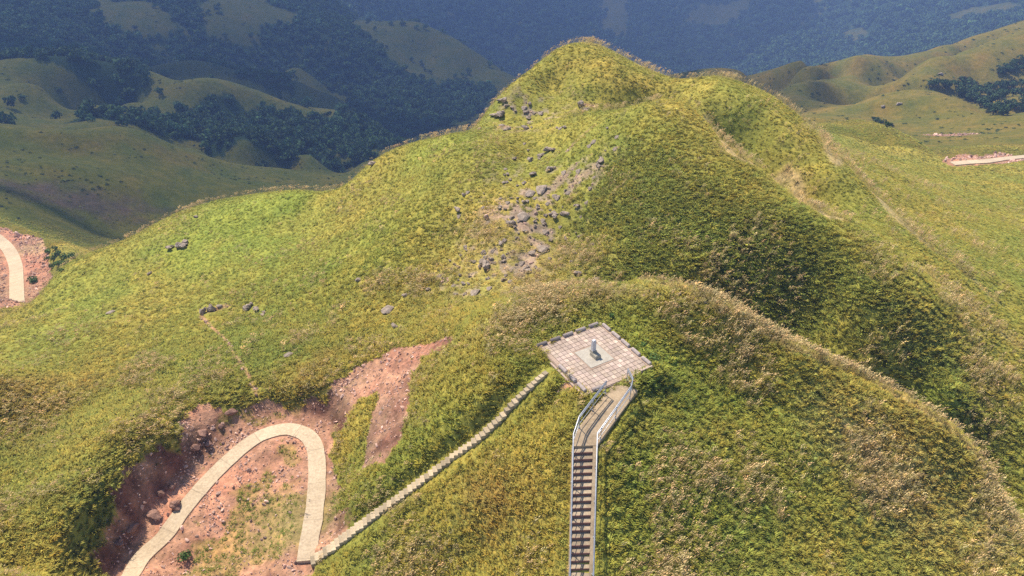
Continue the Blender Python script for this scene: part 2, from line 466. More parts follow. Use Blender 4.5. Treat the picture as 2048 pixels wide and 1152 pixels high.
# terrace frame
TA = math.radians(30.6)
TC = Vector((5.36, 35.42, 0))
TAX = Vector((math.cos(TA), math.sin(TA), 0)); TBY = Vector((-math.sin(TA), math.cos(TA), 0))
THX, THY = 2.62, 2.80            # half sizes; LT edge runs along TAX on the far side

# concrete path in the valley
path_px = [(235,1200),(262,1155),(290,1120),(330,1068),(380,1003),(430,947),(480,900),(522,870),(568,858),(603,864),(626,886),(634,925),(633,980),(627,1035),(618,1085),(613,1122)]
path_c = resample(cr([hit(x, y, Zs) for x, y in path_px], 8), step=.25)
smooth_z(path_c, 60)
# flight of steps on the left
steps_px = [(1094,744),(1050,786),(1000,836),(950,880),(900,918),(850,955),(800,992),(750,1028),(700,1066),(655,1100),(622,1122)]
steps_c = resample(cr([hit(x, y, Zs) for x, y in steps_px], 6), n=200)
smooth_z(steps_c, 200)
steps_c[0].z = -.12
for i, p in enumerate(steps_c[:40]): p.z = p.z * (i / 40) + (-.12 - .03 * i) * (1 - i / 40)
steps_c[-1].z = path_c[-1].z
# main stair between its two rails (rail tops, then floor one metre below)
RAIL_H = .95
railL = [at_z(1136,1300,-4.6), at_z(1140,1152,-2.85), at_z(1147,868,.22), at_z(1159,832,.55), at_z(1213,762,RAIL_H)]
railR = [at_z(1183,1300,-4.6), at_z(1187,1152,-2.85), at_z(1195,866,.22), at_z(1263,772,RAIL_H), at_z(1266,757,RAIL_H), at_z(1256,737,RAIL_H)]
dn = Vector((0, 0, RAIL_H))
stair_c = resample([(a + b) / 2 - dn for a, b in zip(railL[:3], railR[:3])] + [(railL[4] + railR[3]) / 2 - dn], step=.2)
# far paths
far_c = resample(cr([at_z(x, y, z) for x, y, z in [(-70,452,-57.5),(-30,463,-57),(-4,478,-56.5),(18,500,-55.5),(31,530,-54.3),(33,560,-53.2),(34,600,-52),(38,640,-51)]], 8), step=.8)
smooth_z(far_c, 40)
far2_c = resample(cr([hit(x, y, Zs) for x, y in [(1905,327),(1940,324),(1975,322),(2010,317),(2060,312)]], 8), step=.8)

def line_dist(pts, x, y, pad):
    """distance of land vertices to a line and the line's height there"""
    P = np.array([(p.x, p.y, p.z) for p in pts])
    D = np.full(x.shape, 1e9); Zl = np.zeros(x.shape)
    m = (x > P[:, 0].min() - pad) & (x < P[:, 0].max() + pad) & (y > P[:, 1].min() - pad) & (y < P[:, 1].max() + pad)
    xs, ys = x[m], y[m]
    bd = np.full(xs.shape, 1e9); bz = np.zeros(xs.shape)
    for a, b in zip(P[:-1], P[1:]):
        ab = b[:2] - a[:2]; L = ab @ ab + 1e-12
        t = np.clip(((xs - a[0]) * ab[0] + (ys - a[1]) * ab[1]) / L, 0, 1)
        d = np.hypot(xs - a[0] - t * ab[0], ys - a[1] - t * ab[1])
        k = d < bd
        bd[k] = d[k]; bz[k] = (a[2] + t * (b[2] - a[2]))[k]
    D[m] = bd; Zl[m] = bz
    return D, Zl

def flatten(pts, half, fade, drop):
    global Z
    D, Zl = line_dist(pts, X, Y, half + fade + .5)
    w = 1 - sstep(half, half + fade, D)
    Z = Z * (1 - w) + (Zl - drop) * w
    return D
D_path = flatten(path_c, .9, 2.6, .04)
D_steps = flatten(steps_c[::4] + [steps_c[-1]], .6, 1.0, .22)
D_stair = flatten(stair_c, .8, 1.0, .42)
D_far = flatten(far_c, 5.0, 9.0, .12)
D_far2 = flatten(far2_c, 1.8, 3.0, .15)
lx = (X - TC.x) * TAX.x + (Y - TC.y) * TAX.y; ly = (X - TC.x) * TBY.x + (Y - TC.y) * TBY.y
D_ter = np.maximum(np.abs(lx) - THX, np.abs(ly) - THY)
w = 1 - sstep(-.05, 1.3, D_ter)
Z = Z * (1 - w) + (-.13) * w

# ------------------------------------------------------------------ ground cover masks, all laid in place
def in_poly(px_list, x, y, wob=0.0, wsc=1.0):
    P = np.array([(h.x, h.y) for h in (hit(a, b) for a, b in px_list)])
    if wob:
        x = x + wob * fbm(x, y, wsc, 71, 3); y = y + wob * fbm(x + 40, y, wsc, 72, 3)
    res = np.zeros(x.shape, bool)
    m = (x > P[:, 0].min()) & (x < P[:, 0].max()) & (y > P[:, 1].min()) & (y < P[:, 1].max())
    xs, ys = x[m], y[m]; ins = np.zeros(xs.shape, bool)
    for i in range(len(P)):
        x1, y1 = P[i - 1]; x2, y2 = P[i]
        c = ((y1 > ys) != (y2 > ys)) & (xs < (x2 - x1) * (ys - y1) / (y2 - y1 + 1e-12) + x1)
        ins ^= c
    res[m] = ins
    return res

def brush(px, py, rx, ry, x=None, y=None):
    h = hit(px, py); u = math.atan2(h.x, h.y); r = math.hypot(h.x, h.y)
    sl = math.sqrt(r * r + (HC - h.z) ** 2)
    wx = rx * sl / FPX
    a = hit(px, py - ry * .5); b = hit(px, py + ry * .5)
    wy = min(max(abs(math.hypot(a.x, a.y) - math.hypot(b.x, b.y)), ry * sl / FPX), 3.5 * ry * sl / FPX)
    dx = X - h.x; dy = Y - h.y
    rad = dx * math.sin(u) + dy * math.cos(u); tan_ = dx * math.cos(u) - dy * math.sin(u)
    return np.exp(-((tan_ / wx) ** 2 + (rad / wy) ** 2))

def stroke(pl, wpx):
    pts = [hit(a, b) for a, b in pl]
    c = resample(cr(pts, 4), n=len(pl) * 6)
    sl = np.mean([math.sqrt(p.x ** 2 + p.y ** 2 + (HC - p.z) ** 2) for p in pts])
    wm = wpx * sl / FPX
    D, _ = line_dist(c, X, Y, wm * 3)
    return np.exp(-(D / wm) ** 2)

N1 = fbm(X, Y, 17, 101, 3); N2 = fbm(X, Y, 5, 102, 3); N3 = fbm(X, Y, 1.5, 103, 2); NW = fbm(X, Y, 90, 104, 3)
dirt = in_poly([(192,1190),(200,1100),(208,1040),(232,968),(258,930),(300,905),(335,893),(352,868),(356,838),(380,812),(420,806),(452,826),(505,808),(600,805),(650,795),(662,830),(668,900),(674,980),(705,1040),(680,1078),(640,1118),(620,1150),(560,1190)], X, Y, .9, 1.9).astype(float)
dirt = np.maximum(dirt, in_poly([(650,805),(652,778),(710,735),(790,696),(900,670),(905,684),(850,712),(825,755),(818,820),(802,880),(772,925),(725,938),(732,880),(745,830),(757,785),(722,800),(690,850),(668,862)], X, Y, .45, 1.3))
dirt = np.maximum(dirt, in_poly([(-80,440),(-20,450),(30,463),(88,478),(92,500),(98,525),(112,548),(80,585),(50,612),(-60,640)], X, Y, 1.5, 5))
dirt = np.maximum(dirt, in_poly([(1885,322),(1912,311),(1960,312),(2010,306),(2030,314),(2060,314),(2060,322),(1980,330),(1910,333)], X, Y, 1.5, 5))
rocky = np.clip(brush(1060,430,90,110) + .8 * brush(980,530,110,60) + .8 * brush(1060,240,70,30) + .5 * brush(1180,340,50,50), 0, 1)
for b in [(1085,492,22,10),(1060,525,16,9),(1050,385,16,9),(1180,210,20,4),(1900,270,45,7),(1012,255,16,5),(1050,535,24,8),(1085,455,14,6),(440,616,35,6),(30,740,20,4),(1140,770,30,14),(1300,590,30,5)]:
    dirt = np.maximum(dirt, np.clip(brush(*b) * 1.5 - .45 + .5 * N3, 0, 1) * .8)
trail = stroke([(402,632),(430,660),(452,682),(470,712),(492,742),(505,768),(515,792)], 5) + .6 * stroke([(1190,250),(1160,275),(1135,302)], 5)
dirt = np.maximum(dirt, np.clip(trail * 1.4 - .25 + .3 * N3, 0, 1) * .75)
dirt = np.maximum(dirt, np.clip(rocky * .9 * sstep(.0, .4, .55 * N2 + .6 * N3 + .04), 0, .75))
# green weeds creeping over the bare ground
weeds = np.clip(brush(560,1060,110,70) * 1.0 + brush(590,820,90,14) * .5 + brush(470,830,30,12) * .5 + brush(500,1000,50,50) * .6 + brush(590,900,40,40) * .5 + brush(450,1120,110,40) * .9 + brush(700,990,30,60) * .3 + brush(540,940,40,40) * .3, 0, 1)
weedm = sstep(.02, .3, weeds * .75 + .55 * N2 + .5 * N3 - .28)
dirt_c = dirt * (1 - .45 * weedm * (weeds > .05))
green = .9 * brush(420,470,120,60) + .8 * brush(560,400,90,30) + .6 * brush(130,600,60,60) + .5 * brush(700,520,140,60) + .7 * brush(860,300,60,20) + .5 * brush(500,510,120,40) + .6 * brush(1300,710,60,60) + .5 * brush(1140,660,60,20) + .5 * brush(1300,1000,90,120) + .35 * brush(1500,800,200,80) + .5 * brush(860,880,70,60) + .4 * brush(1400,500,120,60) + .5 * brush(1770,280,70,20) + .6 * brush(1900,800,60,40) + .45 * brush(1240,1100,80,80) + .3 * brush(1700,1000,160,100)
dark = .9 * brush(1330,430,140,90) + .7 * brush(1450,470,120,90) + .75 * brush(1650,600,150,60) + .8 * brush(1880,730,90,50) + .6 * brush(1260,330,80,40) + .35 * brush(150,880,150,90) + .4 * brush(1180,420,50,60) + .35 * brush(1900,900,40,60) + .3 * brush(100,1050,100,100) + .35 * brush(1550,520,120,60) + .5 * brush(1990,850,60,60)
tan_ = 1.0 * stroke([(1230,560),(1300,566),(1400,592),(1450,622),(1500,648),(1560,684),(1600,702),(1700,746),(1800,796),(1900,862),(1950,915),(1985,970)], 7)
tan_ += .9 * stroke([(1412,244),(1450,288),(1500,326),(1550,366),(1600,404),(1625,418)], 6) + .8 * stroke([(1560,205),(1620,255),(1690,322),(1750,390),(1800,442),(1850,490),(1900,520),(1990,600)], 7)
tan_ += .6 * stroke([(1850,545),(1900,580),(1950,620),(2048,700)], 16) + .6 * brush(1790,960,80,80) + .4 * brush(1720,900,60,50) + .5 * brush(1200,590,150,18) + .3 * brush(1000,640,120,30) + .3 * brush(1050,540,150,60) + .35 * brush(1650,850,60,60) + .5 * brush(2000,1050,60,100)
tan_ += .5 * stroke([(1180,88),(1240,110),(1300,140),(1360,158)], 5) + .4 * stroke([(1440,156),(1500,172),(1560,205)], 6) + .25 * brush(1000,480,110,120)
tstrip = np.clip(stroke([(1412,244),(1450,288),(1500,326),(1550,366),(1600,404),(1640,425),(1680,437)], 9) + stroke([(1610,240),(1650,285),(1690,322),(1750,390),(1800,442),(1850,485)], 7) + .8 * stroke([(1400,592),(1500,648),(1600,702),(1700,746),(1800,796),(1900,862),(1950,915)], 9) * .7, 0, 1)
tan_ = np.clip(tan_ * .8 + tstrip, 0, 1.15)
brown = .4 * brush(330,800,60,50) + .4 * brush(1000,960,60,60) + .4 * brush(1420,860,60,40) + .35 * brush(250,560,80,20) + .5 * brush(100,780,200,50) + .5 * brush(120,850,160,60) + .6 * brush(620,740,120,40) + .4 * brush(860,760,60,60) + .4 * brush(1200,330,80,60) + .5 * brush(1850,330,90,20) + .4 * brush(1720,120,80,20) + .5 * brush(200,290,200,40) + .4 * brush(1900,90,120,30) + .4 * brush(980,610,100,30) + .5 * brush(120,400,140,40) + .3 * brush(1500,900,80,80)
forest = in_poly([(107,247),(204,218),(322,213),(403,204),(483,229),(591,234),(698,240),(752,252),(790,285),(745,322),(720,324),(600,312),(537,308),(456,288),(349,277),(258,254)], X, Y, 26, 45)
forest |= in_poly([(419,301),(462,288),(537,308),(600,325),(537,319)], X, Y, 9, 22)
forest |= in_poly([(-250,-60),(-100,-60),(183,-60),(183,0),(215,48),(268,80),(322,102),(333,64),(225,0),(225,-50),(430,-50),(430,0),(414,32),(430,75),(510,91),(564,48),(553,0),(553,-60),(690,-10),(692,37),(752,80),(805,134),(977,177),(1000,172),(925,235),(890,245),(790,275),(745,318),(752,252),(687,199),(569,150),(537,161),(483,145),(322,126),(295,145),(241,137),(123,120),(0,128),(-250,140)], X, Y, 55, 90)
farf = (R > 1080) & (np.abs(FU) < 1.15)
meadow_far = .9 * brush(1440,30,60,30) + .8 * brush(1230,20,30,60) + .7 * brush(1980,15,60,20) + .55 * stroke([(1620,-10),(1650,20),(1665,45),(1720,75)], 14) + .5 * NW + .4 * fbm(X, Y, 260, 105, 3)
forest |= farf & (meadow_far < .42)
forest &= R > 290
forest &= (fbm(X, Y, 22, 180, 3) + .9 * fbm(X, Y, 75, 181, 2)) > -.62
forest = forest.astype(float)

def C(*c): return np.array(c, float)
cG, cB, cY, cO, cD, cT = C(.265,.285,.060), C(.31,.36,.068), C(.425,.35,.080), C(.42,.265,.088), C(.28,.295,.07), C(.68,.51,.25)
cR1, cR2, cR3, cF = C(.46,.26,.18), C(.31,.145,.105), C(.48,.33,.19), C(.022,.045,.016)
def mixc(a, b, w): return a * (1 - w[..., None]) + b * w[..., None]
def cover_colour(n1, n2, n3, g, d, t, o, dirt_, forest_, r):
    """colour of the plants from the masks"""
    fd = 1 - .55 * sstep(50, 85, r); n2 = n2 * (.4 + .6 * fd); n3 = n3 * fd
    c = np.broadcast_to(cY, n1.shape + (3,)).copy()
    c = mixc(c, cG, np.clip(.52 + .9 * n1 + .7 * n2 + .3 * n3, 0, 1))
    c = mixc(c, cO, np.clip(o * .8 + .6 * n2 - .6 * n1 + .3 * n3 - .24, 0, .6))
    c = mixc(c, cD, np.clip(d * (.7 + .9 * n2 + .5 * n3), 0, .85))
    c = mixc(c, cB, np.clip(g * (.9 + .9 * n2 + .5 * n3), 0, .85))
    c = mixc(c, cT, np.clip(t * (.85 + .8 * n3), 0, .85))
    return c
cover = cover_colour(N1, N2, N3, green, dark, tan_, brown, dirt, forest, R)
dn1 = np.clip(.5 + 1.2 * N3 + .8 * N2, 0, 1)
dc = mixc(np.broadcast_to(cR1, cover.shape), cR2, dn1 * .7)
dc = mixc(dc, cR3, np.clip(brush(90,490,20,15) + brush(560,1050,60,80) * .4 + 1.2 * N1 - .2, 0, .7))
cover = mixc(cover, C(.56,.44,.22), np.clip(tstrip * 1.3, 0, 1) * .7)
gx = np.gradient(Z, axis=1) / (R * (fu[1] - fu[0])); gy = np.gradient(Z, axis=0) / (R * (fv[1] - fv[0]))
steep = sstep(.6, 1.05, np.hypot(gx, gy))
dc = mixc(dc, C(.13,.06,.048), steep * np.clip(.75 + N3, 0, 1) * .9)  # dark red rock on steep faces, with the bank's shade put into the colour
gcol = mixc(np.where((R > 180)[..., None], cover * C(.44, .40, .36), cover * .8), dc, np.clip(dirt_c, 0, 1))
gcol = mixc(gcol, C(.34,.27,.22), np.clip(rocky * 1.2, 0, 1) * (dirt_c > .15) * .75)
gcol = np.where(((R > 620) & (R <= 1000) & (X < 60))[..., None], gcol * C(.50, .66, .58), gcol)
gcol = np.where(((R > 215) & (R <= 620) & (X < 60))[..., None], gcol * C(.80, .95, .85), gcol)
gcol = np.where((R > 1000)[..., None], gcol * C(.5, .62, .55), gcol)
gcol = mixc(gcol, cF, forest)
purple = np.clip(brush(150,400,120,30) + N2 * .5 - .2, 0, .7) * (R > 200)
gcol = mixc(gcol, C(.12,.075,.075), purple)

co = np.stack([X, Y, Z], -1).reshape(-1, 3)
idx = np.arange(NU * NV).reshape(NV, NU)
quads = np.stack([idx[:-1, :-1], idx[:-1, 1:], idx[1:, 1:], idx[1:, :-1]], -1).reshape(-1, 4)[:, ::-1]

M = Mat('hillside', .95, .1)
col = M.attr('Col').outputs['Color']; crd = M.coord()
dm = M.attr('bare').outputs['Fac']
nf = M.noise(crd, 2.2, 5, .7); nm = M.noise(crd, .35, 5, .65); nl = M.noise(crd, .06, 6, .6)
v1 = M.ramp(nf, [(.30, (.55, .55, .5)), (.5, (1, 1, 1)), (.70, (1.5, 1.42, 1.3))])
v2 = M.ramp(nm, [(.32, (.75, .8, .75)), (.5, (1, 1, 1)), (.68, (1.3, 1.2, 1.15))])
v3 = M.ramp(nl, [(.35, (.85, .95, .9)), (.65, (1.15, 1.05, 1.0))])
c1 = M.mix(1.0, col, v1, 'MULTIPLY'); c2 = M.mix(1.0, c1, v2, 'MULTIPLY'); c3 = M.mix(1.0, c2, v3, 'MULTIPLY')
M.base(c3)
hsum = M.math('ADD', M.math('MULTIPLY', nf, .25), M.math('MULTIPLY', nm, 1.0))
M.bump(hsum, .45, .8)
ground_mat = M.m

land = np_mesh('hillside', co, quads=quads, mat=ground_mat, smooth=True)
at = land.attributes.new('Col', 'FLOAT_COLOR', 'POINT')
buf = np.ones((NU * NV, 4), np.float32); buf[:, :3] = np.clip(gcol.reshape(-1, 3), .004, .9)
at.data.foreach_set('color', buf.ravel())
at = land.attributes.new('bare', 'FLOAT', 'POINT'); at.data.foreach_set('value', dirt_c.astype(np.float32).ravel())
ground = obj_from('ground', land)
tag(ground, 'grassy green and olive hills with patches of bare red earth', 'ground', kind='structure')

# ------------------------------------------------------------------ clouds above the frame that shade the valley
def blob_mesh(name, sub, seed, amp, sc, squash=(1, 1, 1), mat=None, cuts=0, smooth=True):
    import bmesh
    bm = bmesh.new(); bmesh.ops.create_icosphere(bm, subdivisions=sub, radius=1.0)
    P = np.array([v.co[:] for v in bm.verts])
    rg = np.random.default_rng(seed)
    n = fbm(P[:, 0] + P[:, 2] * .7 + seed * 3.1, P[:, 1] - P[:, 2] * .9, sc, seed, 3) + .5 * fbm(P[:, 2] + seed, P[:, 0] * .8 + P[:, 1] * .5, sc * .6, seed + 5, 2)
    P = P * (1 + amp * n)[:, None]
    for _ in range(cuts):
        d = rg.normal(size=3); d /= np.linalg.norm(d); h = rg.uniform(.45, .8)
        k = P @ d; over = k > h
        P[over] -= np.outer((k[over] - h) * .92, d)
    P = P * np.array(squash)
    for v, p in zip(bm.verts, P): v.co = p
    me = bpy.data.meshes.new(name); bm.to_mesh(me); bm.free()
    if smooth: me.polygons.foreach_set('use_smooth', [True] * len(me.polygons))
    if mat: me.materials.append(mat)
    me.update(); return me

CM = Mat('cloud white', 1.0, 0.0); CM.base((.9, .9, .92))
_tr = CM.new('ShaderNodeBsdfTransparent'); _mx = CM.new('ShaderNodeMixShader'); _mx.inputs[0].default_value = .66   # thin cloud lets some sun through
CM.l.new(CM.b.outputs[0], _mx.inputs[1]); CM.l.new(_tr.outputs[0], _mx.inputs[2]); CM.l.new(_mx.outputs[0], CM.n['Material Output'].inputs[0])
CLOUD_H = 640.0
def cloud(cx, cy, cz, rx, ry, rot, seed, label):
    off = (CLOUD_H - cz) / math.tan(SUN_EL)
    x = cx + math.sin(SUN_AZ) * off; y = cy + math.cos(SUN_AZ) * off
    me = blob_mesh('cloud', 4, seed, .35, .9, (rx, ry, 60), CM.m)
    o = obj_from('cloud', me); o.location = (x, y, CLOUD_H); o.rotation_euler = (0, 0, rot)
    tag(o, label, 'cloud', 'clouds over the valley')
cloud(-215, 405, -110, 400, 262, math.radians(8), 3, 'wide white cloud high above the valley on the left')
cloud(-300, 900, -170, 470, 330, math.radians(6), 4, 'white cloud high above the forested slope')
cloud(130, 1640, -280, 560, 400, math.radians(8), 5, 'broad white cloud high above the far mountain wall')

# ------------------------------------------------------------------ scattered plants (stuff)
def scatter(name, protos, pts, rot, scl, idx_, tint, label, cat):
    pc = bpy.data.collections.new(name + ' source')
    for k, me in enumerate(protos):
        o = bpy.data.objects.new('%s_source_%02d' % (name, k), me); pc.objects.link(o)
    me = bpy.data.meshes.new(name)
    n = len(pts)
    me.vertices.add(n); me.vertices.foreach_set('co', np.asarray(pts, np.float32).ravel())
    def att(nm, ty, key, arr):
        a = me.attributes.new(nm, ty, 'POINT'); a.data.foreach_set(key, arr)
    att('rot', 'FLOAT_VECTOR', 'vector', np.asarray(rot, np.float32).ravel())
    att('scl', 'FLOAT_VECTOR', 'vector', np.asarray(scl, np.float32).ravel())
    att('pick', 'INT', 'value', np.asarray(idx_, np.int32))
    t4 = np.ones((n, 4), np.float32); t4[:, :3] = tint
    att('tint', 'FLOAT_COLOR', 'color', t4.ravel())
    o = obj_from(name, me)
    ng = bpy.data.node_groups.new(name, 'GeometryNodeTree')
    ng.interface.new_socket('Geometry', in_out='INPUT', socket_type='NodeSocketGeometry')
    ng.interface.new_socket('Geometry', in_out='OUTPUT', socket_type='NodeSocketGeometry')
    N, L = ng.nodes, ng.links
    gi = N.new('NodeGroupInput'); go = N.new('NodeGroupOutput')
    ip = N.new('GeometryNodeInstanceOnPoints'); ci = N.new('GeometryNodeCollectionInfo')
    ci.inputs['Collection'].default_value = pc; ci.inputs['Separate Children'].default_value = True; ci.inputs['Reset Children'].default_value = True
    ip.inputs['Pick Instance'].default_value = True
    def na(nm, ty):
        x = N.new('GeometryNodeInputNamedAttribute'); x.data_type = ty; x.inputs['Name'].default_value = nm
        return [s_ for s_ in x.outputs if s_.enabled and s_.name == 'Attribute'][0]
    L.new(gi.outputs[0], ip.inputs['Points']); L.new(ci.outputs[0], ip.inputs['Instance'])
    L.new(na('pick', 'INT'), ip.inputs['Instance Index']); L.new(na('rot', 'FLOAT_VECTOR'), ip.inputs['Rotation']); L.new(na('scl', 'FLOAT_VECTOR'), ip.inputs['Scale'])
    L.new(ip.outputs[0], go.inputs[0])
    md = o.modifiers.new('scatter', 'NODES'); md.node_group = ng
    tag(o, label, cat, kind='stuff')
    return o

def leaf_mat(name, own=None, trans=.28, soft=.5):
    m = Mat(name, .75, .15)
    t = m.attr('tint', 'INSTANCER').outputs['Color']; c = m.attr('Col').outputs['Color']
    colr = m.mix(1.0, t, c, 'MULTIPLY')
    if own: colr = m.mix(.6, colr, own)
    m.base(colr)
    geo = m.new('ShaderNodeNewGeometry')
    va = m.new('ShaderNodeVectorMath', operation='SCALE'); m.l.new(geo.outputs['Normal'], va.inputs[0]); va.inputs['Scale'].default_value = soft
    vb = m.new('ShaderNodeVectorMath', operation='ADD'); m.l.new(va.outputs[0], vb.inputs[0]); vb.inputs[1].default_value = (0, 0, 1)
    vc = m.new('ShaderNodeVectorMath', operation='NORMALIZE'); m.l.new(vb.outputs[0], vc.inputs[0])
    m.l.new(vc.outputs[0], m.b.inputs['Normal'])
    tr = m.new('ShaderNodeBsdfTranslucent'); m.l.new(colr, tr.inputs['Color'])
    ms = m.new('ShaderNodeMixShader'); ms.inputs[0].default_value = trans
    out = m.n['Material Output']
    m.l.new(m.b.outputs[0], ms.inputs[1]); m.l.new(tr.outputs[0], ms.inputs[2]); m.l.new(ms.outputs[0], out.inputs[0])
    return m.m
GRASS = leaf_mat('grass blades'); PLUME = leaf_mat('grass plumes', None, .3, .8); LEAF = leaf_mat('leaves', None, .2, 1.3)

def set_col(me, cols):
    a = me.attributes.new('Col', 'FLOAT_COLOR', 'POINT')
    b = np.ones((len(cols), 4), np.float32); b[:, :3] = cols; a.data.foreach_set('color', b.ravel())

def tuft(seed, n=30, spread=.42, h=1.0, w=.05, lean=.45):
    rg = np.random.default_rng(seed); V, T, Cc = [], [], []
    for _ in range(n):
        a = rg.uniform(0, 2 * math.pi); r0 = spread * math.sqrt(rg.uniform()) * .6
        hh = h * rg.uniform(.5, 1.1); out = rg.uniform(.25, .95) * hh * .75
        b = np.array([math.cos(a) * r0, math.sin(a) * r0, -.08])
        d = np.array([math.cos(a) * out + lean * hh * .5, math.sin(a) * out + .1 * hh, 0])
        side = np.array([-math.sin(a), math.cos(a), 0]) * w * rg.uniform(.6, 1.3)
        mid = b + d * .45 + np.array([0, 0, hh * .62]); tip = b + d + np.array([0, 0, hh * rg.uniform(.55, .95)])
        k = len(V); V += [b - side * .6, b + side * .6, mid - side, mid + side, tip]
        T += [(k, k + 1, k + 3), (k, k + 3, k + 2), (k + 2, k + 3, k + 4)]
        q = rg.uniform(.75, 1.22); hue = rg.uniform(.92, 1.10)
        Cc += [(q * hue, q, q * .9)] * 5
    me = np_mesh('tuft', V, tris=T, mat=GRASS); set_col(me, np.array(Cc)); return me

def plume(seed, n=7):
    rg = np.random.default_rng(seed); V, T, Cc = [], [], []
    for _ in range(n):
        a = rg.uniform(0, 2 * math.pi); r0 = .3 * math.sqrt(rg.uniform())
        hh = rg.uniform(.8, 1.25)
        b = np.array([math.cos(a) * r0, math.sin(a) * r0, .2])
        top = b + np.array([.25 + rg.normal() * .12, .12 + rg.normal() * .1, hh - .2])
        end = top + np.array([.26 + rg.normal() * .05, .10 + rg.normal() * .05, .10 + rg.normal() * .06])
        dr = end - top; sd = np.cross(dr, [0, 0, 1.0]); sd /= np.linalg.norm(sd); up = np.cross(sd, dr); up /= np.linalg.norm(up)
        k = len(V); s1 = sd * .008
        V += [b - s1, b + s1, top + s1, top - s1]; T += [(k, k + 1, k + 2), (k, k + 2, k + 3)]; Cc += [(.6, .62, .45)] * 4
        m = top + dr * .4; k = len(V); wd = rg.uniform(.03, .05)
        V += [top, end, m + sd * wd, m - sd * wd, m + up * wd, m - up * wd * .6]
        T += [(k, k + 2, k + 4), (k, k + 4, k + 3), (k, k + 3, k + 5), (k, k + 5, k + 2), (k + 1, k + 4, k + 2), (k + 1, k + 3, k + 4), (k + 1, k + 5, k + 3), (k + 1, k + 2, k + 5)]
        q = rg.uniform(.75, 1.25); Cc += [(q, q, q)] * 6
    me = np_mesh('plume', V, tris=T, mat=PLUME); set_col(me, np.array(Cc)); return me

def leafball(seed, n, rad, size, mat, lobes=6, flat=.75, base=.2, name='foliage'):
    """leaf cards spread through several overlapping lobes"""
    rg = np.random.default_rng(seed)
    Lc = []
    for k in range(lobes):
        a = rg.uniform(0, 2 * math.pi); rr = rad * rg.uniform(.15, .6)
        Lc.append((math.cos(a) * rr, math.sin(a) * rr, rad * flat * rg.uniform(.3, 1.05) + base, rad * rg.uniform(.38, .6), rg.uniform(.75, 1.25)))
    V, Q, Cc = [], [], []
    for _ in range(n):
        lx_, ly_, lz_, lr, lq = Lc[rg.integers(len(Lc))]
        d = rg.normal(size=3); d /= np.linalg.norm(d); d[2] = abs(d[2]) if rg.uniform() < .7 else d[2]
        rr = lr * rg.uniform(.72, 1.08)
        p = np.array([lx_, ly_, lz_]) + d * rr * np.array([1, 1, .8])
        nrm = d + rg.normal(size=3) * .55; nrm /= np.linalg.norm(nrm)
        t1 = np.cross(nrm, rg.normal(size=3)); t1 /= np.linalg.norm(t1); t2 = np.cross(nrm, t1)
        s = size * rg.uniform(.6, 1.3); k = len(V)
        V += [p + t1 * s, p + t2 * s * .6, p - t1 * s, p - t2 * s * .6]; Q.append((k, k + 1, k + 2, k + 3))
        q = lq * rg.uniform(.7, 1.3); Cc += [(q, q, q * .95)] * 4
    me = np_mesh(name, V, quads=Q, mat=mat); set_col(me, np.array(Cc)); return me


# ------------------------------------------------------------------ materials of built things
def stone_mat(name, c1, c2, sc=3.0, rough=.85, vcol=False, bump=.01):
    m = Mat(name, rough, .25); n = m.noise(m.coord(), sc, 5, .65)
    c = m.ramp(n, [(.32, c2), (.62, c1)])
    n2 = m.noise(m.coord(), sc * 7, 3, .6)
    c = m.mix(1.0, c, m.ramp(n2, [(.35, (.84, .83, .82)), (.65, (1.12, 1.12, 1.12))]), 'MULTIPLY')
    if vcol: c = m.mix(1.0, c, m.attr('Col').outputs['Color'], 'MULTIPLY')
    m.base(c); m.bump(n2, bump); return m.m
CONC = stone_mat('pale concrete', (.60, .475, .335), (.51, .395, .27), .9, vcol=True)
STEPM = stone_mat('grey concrete steps', (.58, .47, .335), (.40, .315, .215), 1.6, vcol=True)
PAVE = stone_mat('pinkish paving stone', (.50, .40, .34), (.385, .30, .25), 1.1, vcol=True)
LOGM = stone_mat('grey stone', (.42, .36, .32), (.25, .20, .19), 2.5, vcol=True)
SLABM = stone_mat('smooth grey slab', (.46, .42, .36), (.38, .34, .29), 2.0, vcol=True)
MARK = stone_mat('light granite', (.62, .60, .60), (.50, .48, .47), 5.0, vcol=True)
PED = stone_mat('weathered plinth stone', (.40, .37, .29), (.27, .24, .19), 4.0, vcol=True)
STAIRM = stone_mat('worn shaded stair concrete', (.40, .32, .235), (.27, .21, .15), 1.4, vcol=True)  # albedo lowered to carry the rails' shadow over the treads
RISER = stone_mat('red brown riser', (.26, .14, .11), (.19, .10, .08), 2.0)
ROCK = stone_mat('grey outcrop rock', (.47, .375, .30), (.20, .155, .125), .9, bump=.12)
REDROCK = stone_mat('reddish rock', (.38, .22, .17), (.20, .11, .085), 1.8, bump=.05)
mm = Mat('galvanised steel', .38, .5); mm.b.inputs['Metallic'].default_value = .55
mm.base(mm.ramp(mm.noise(mm.coord(), 6, 3), [(.3, (.30, .31, .35)), (.7, (.44, .455, .50))])); STEEL = mm.m
bm_ = Mat('bark', .9, .1); bm_.base((.12, .085, .06)); BARK = bm_.m

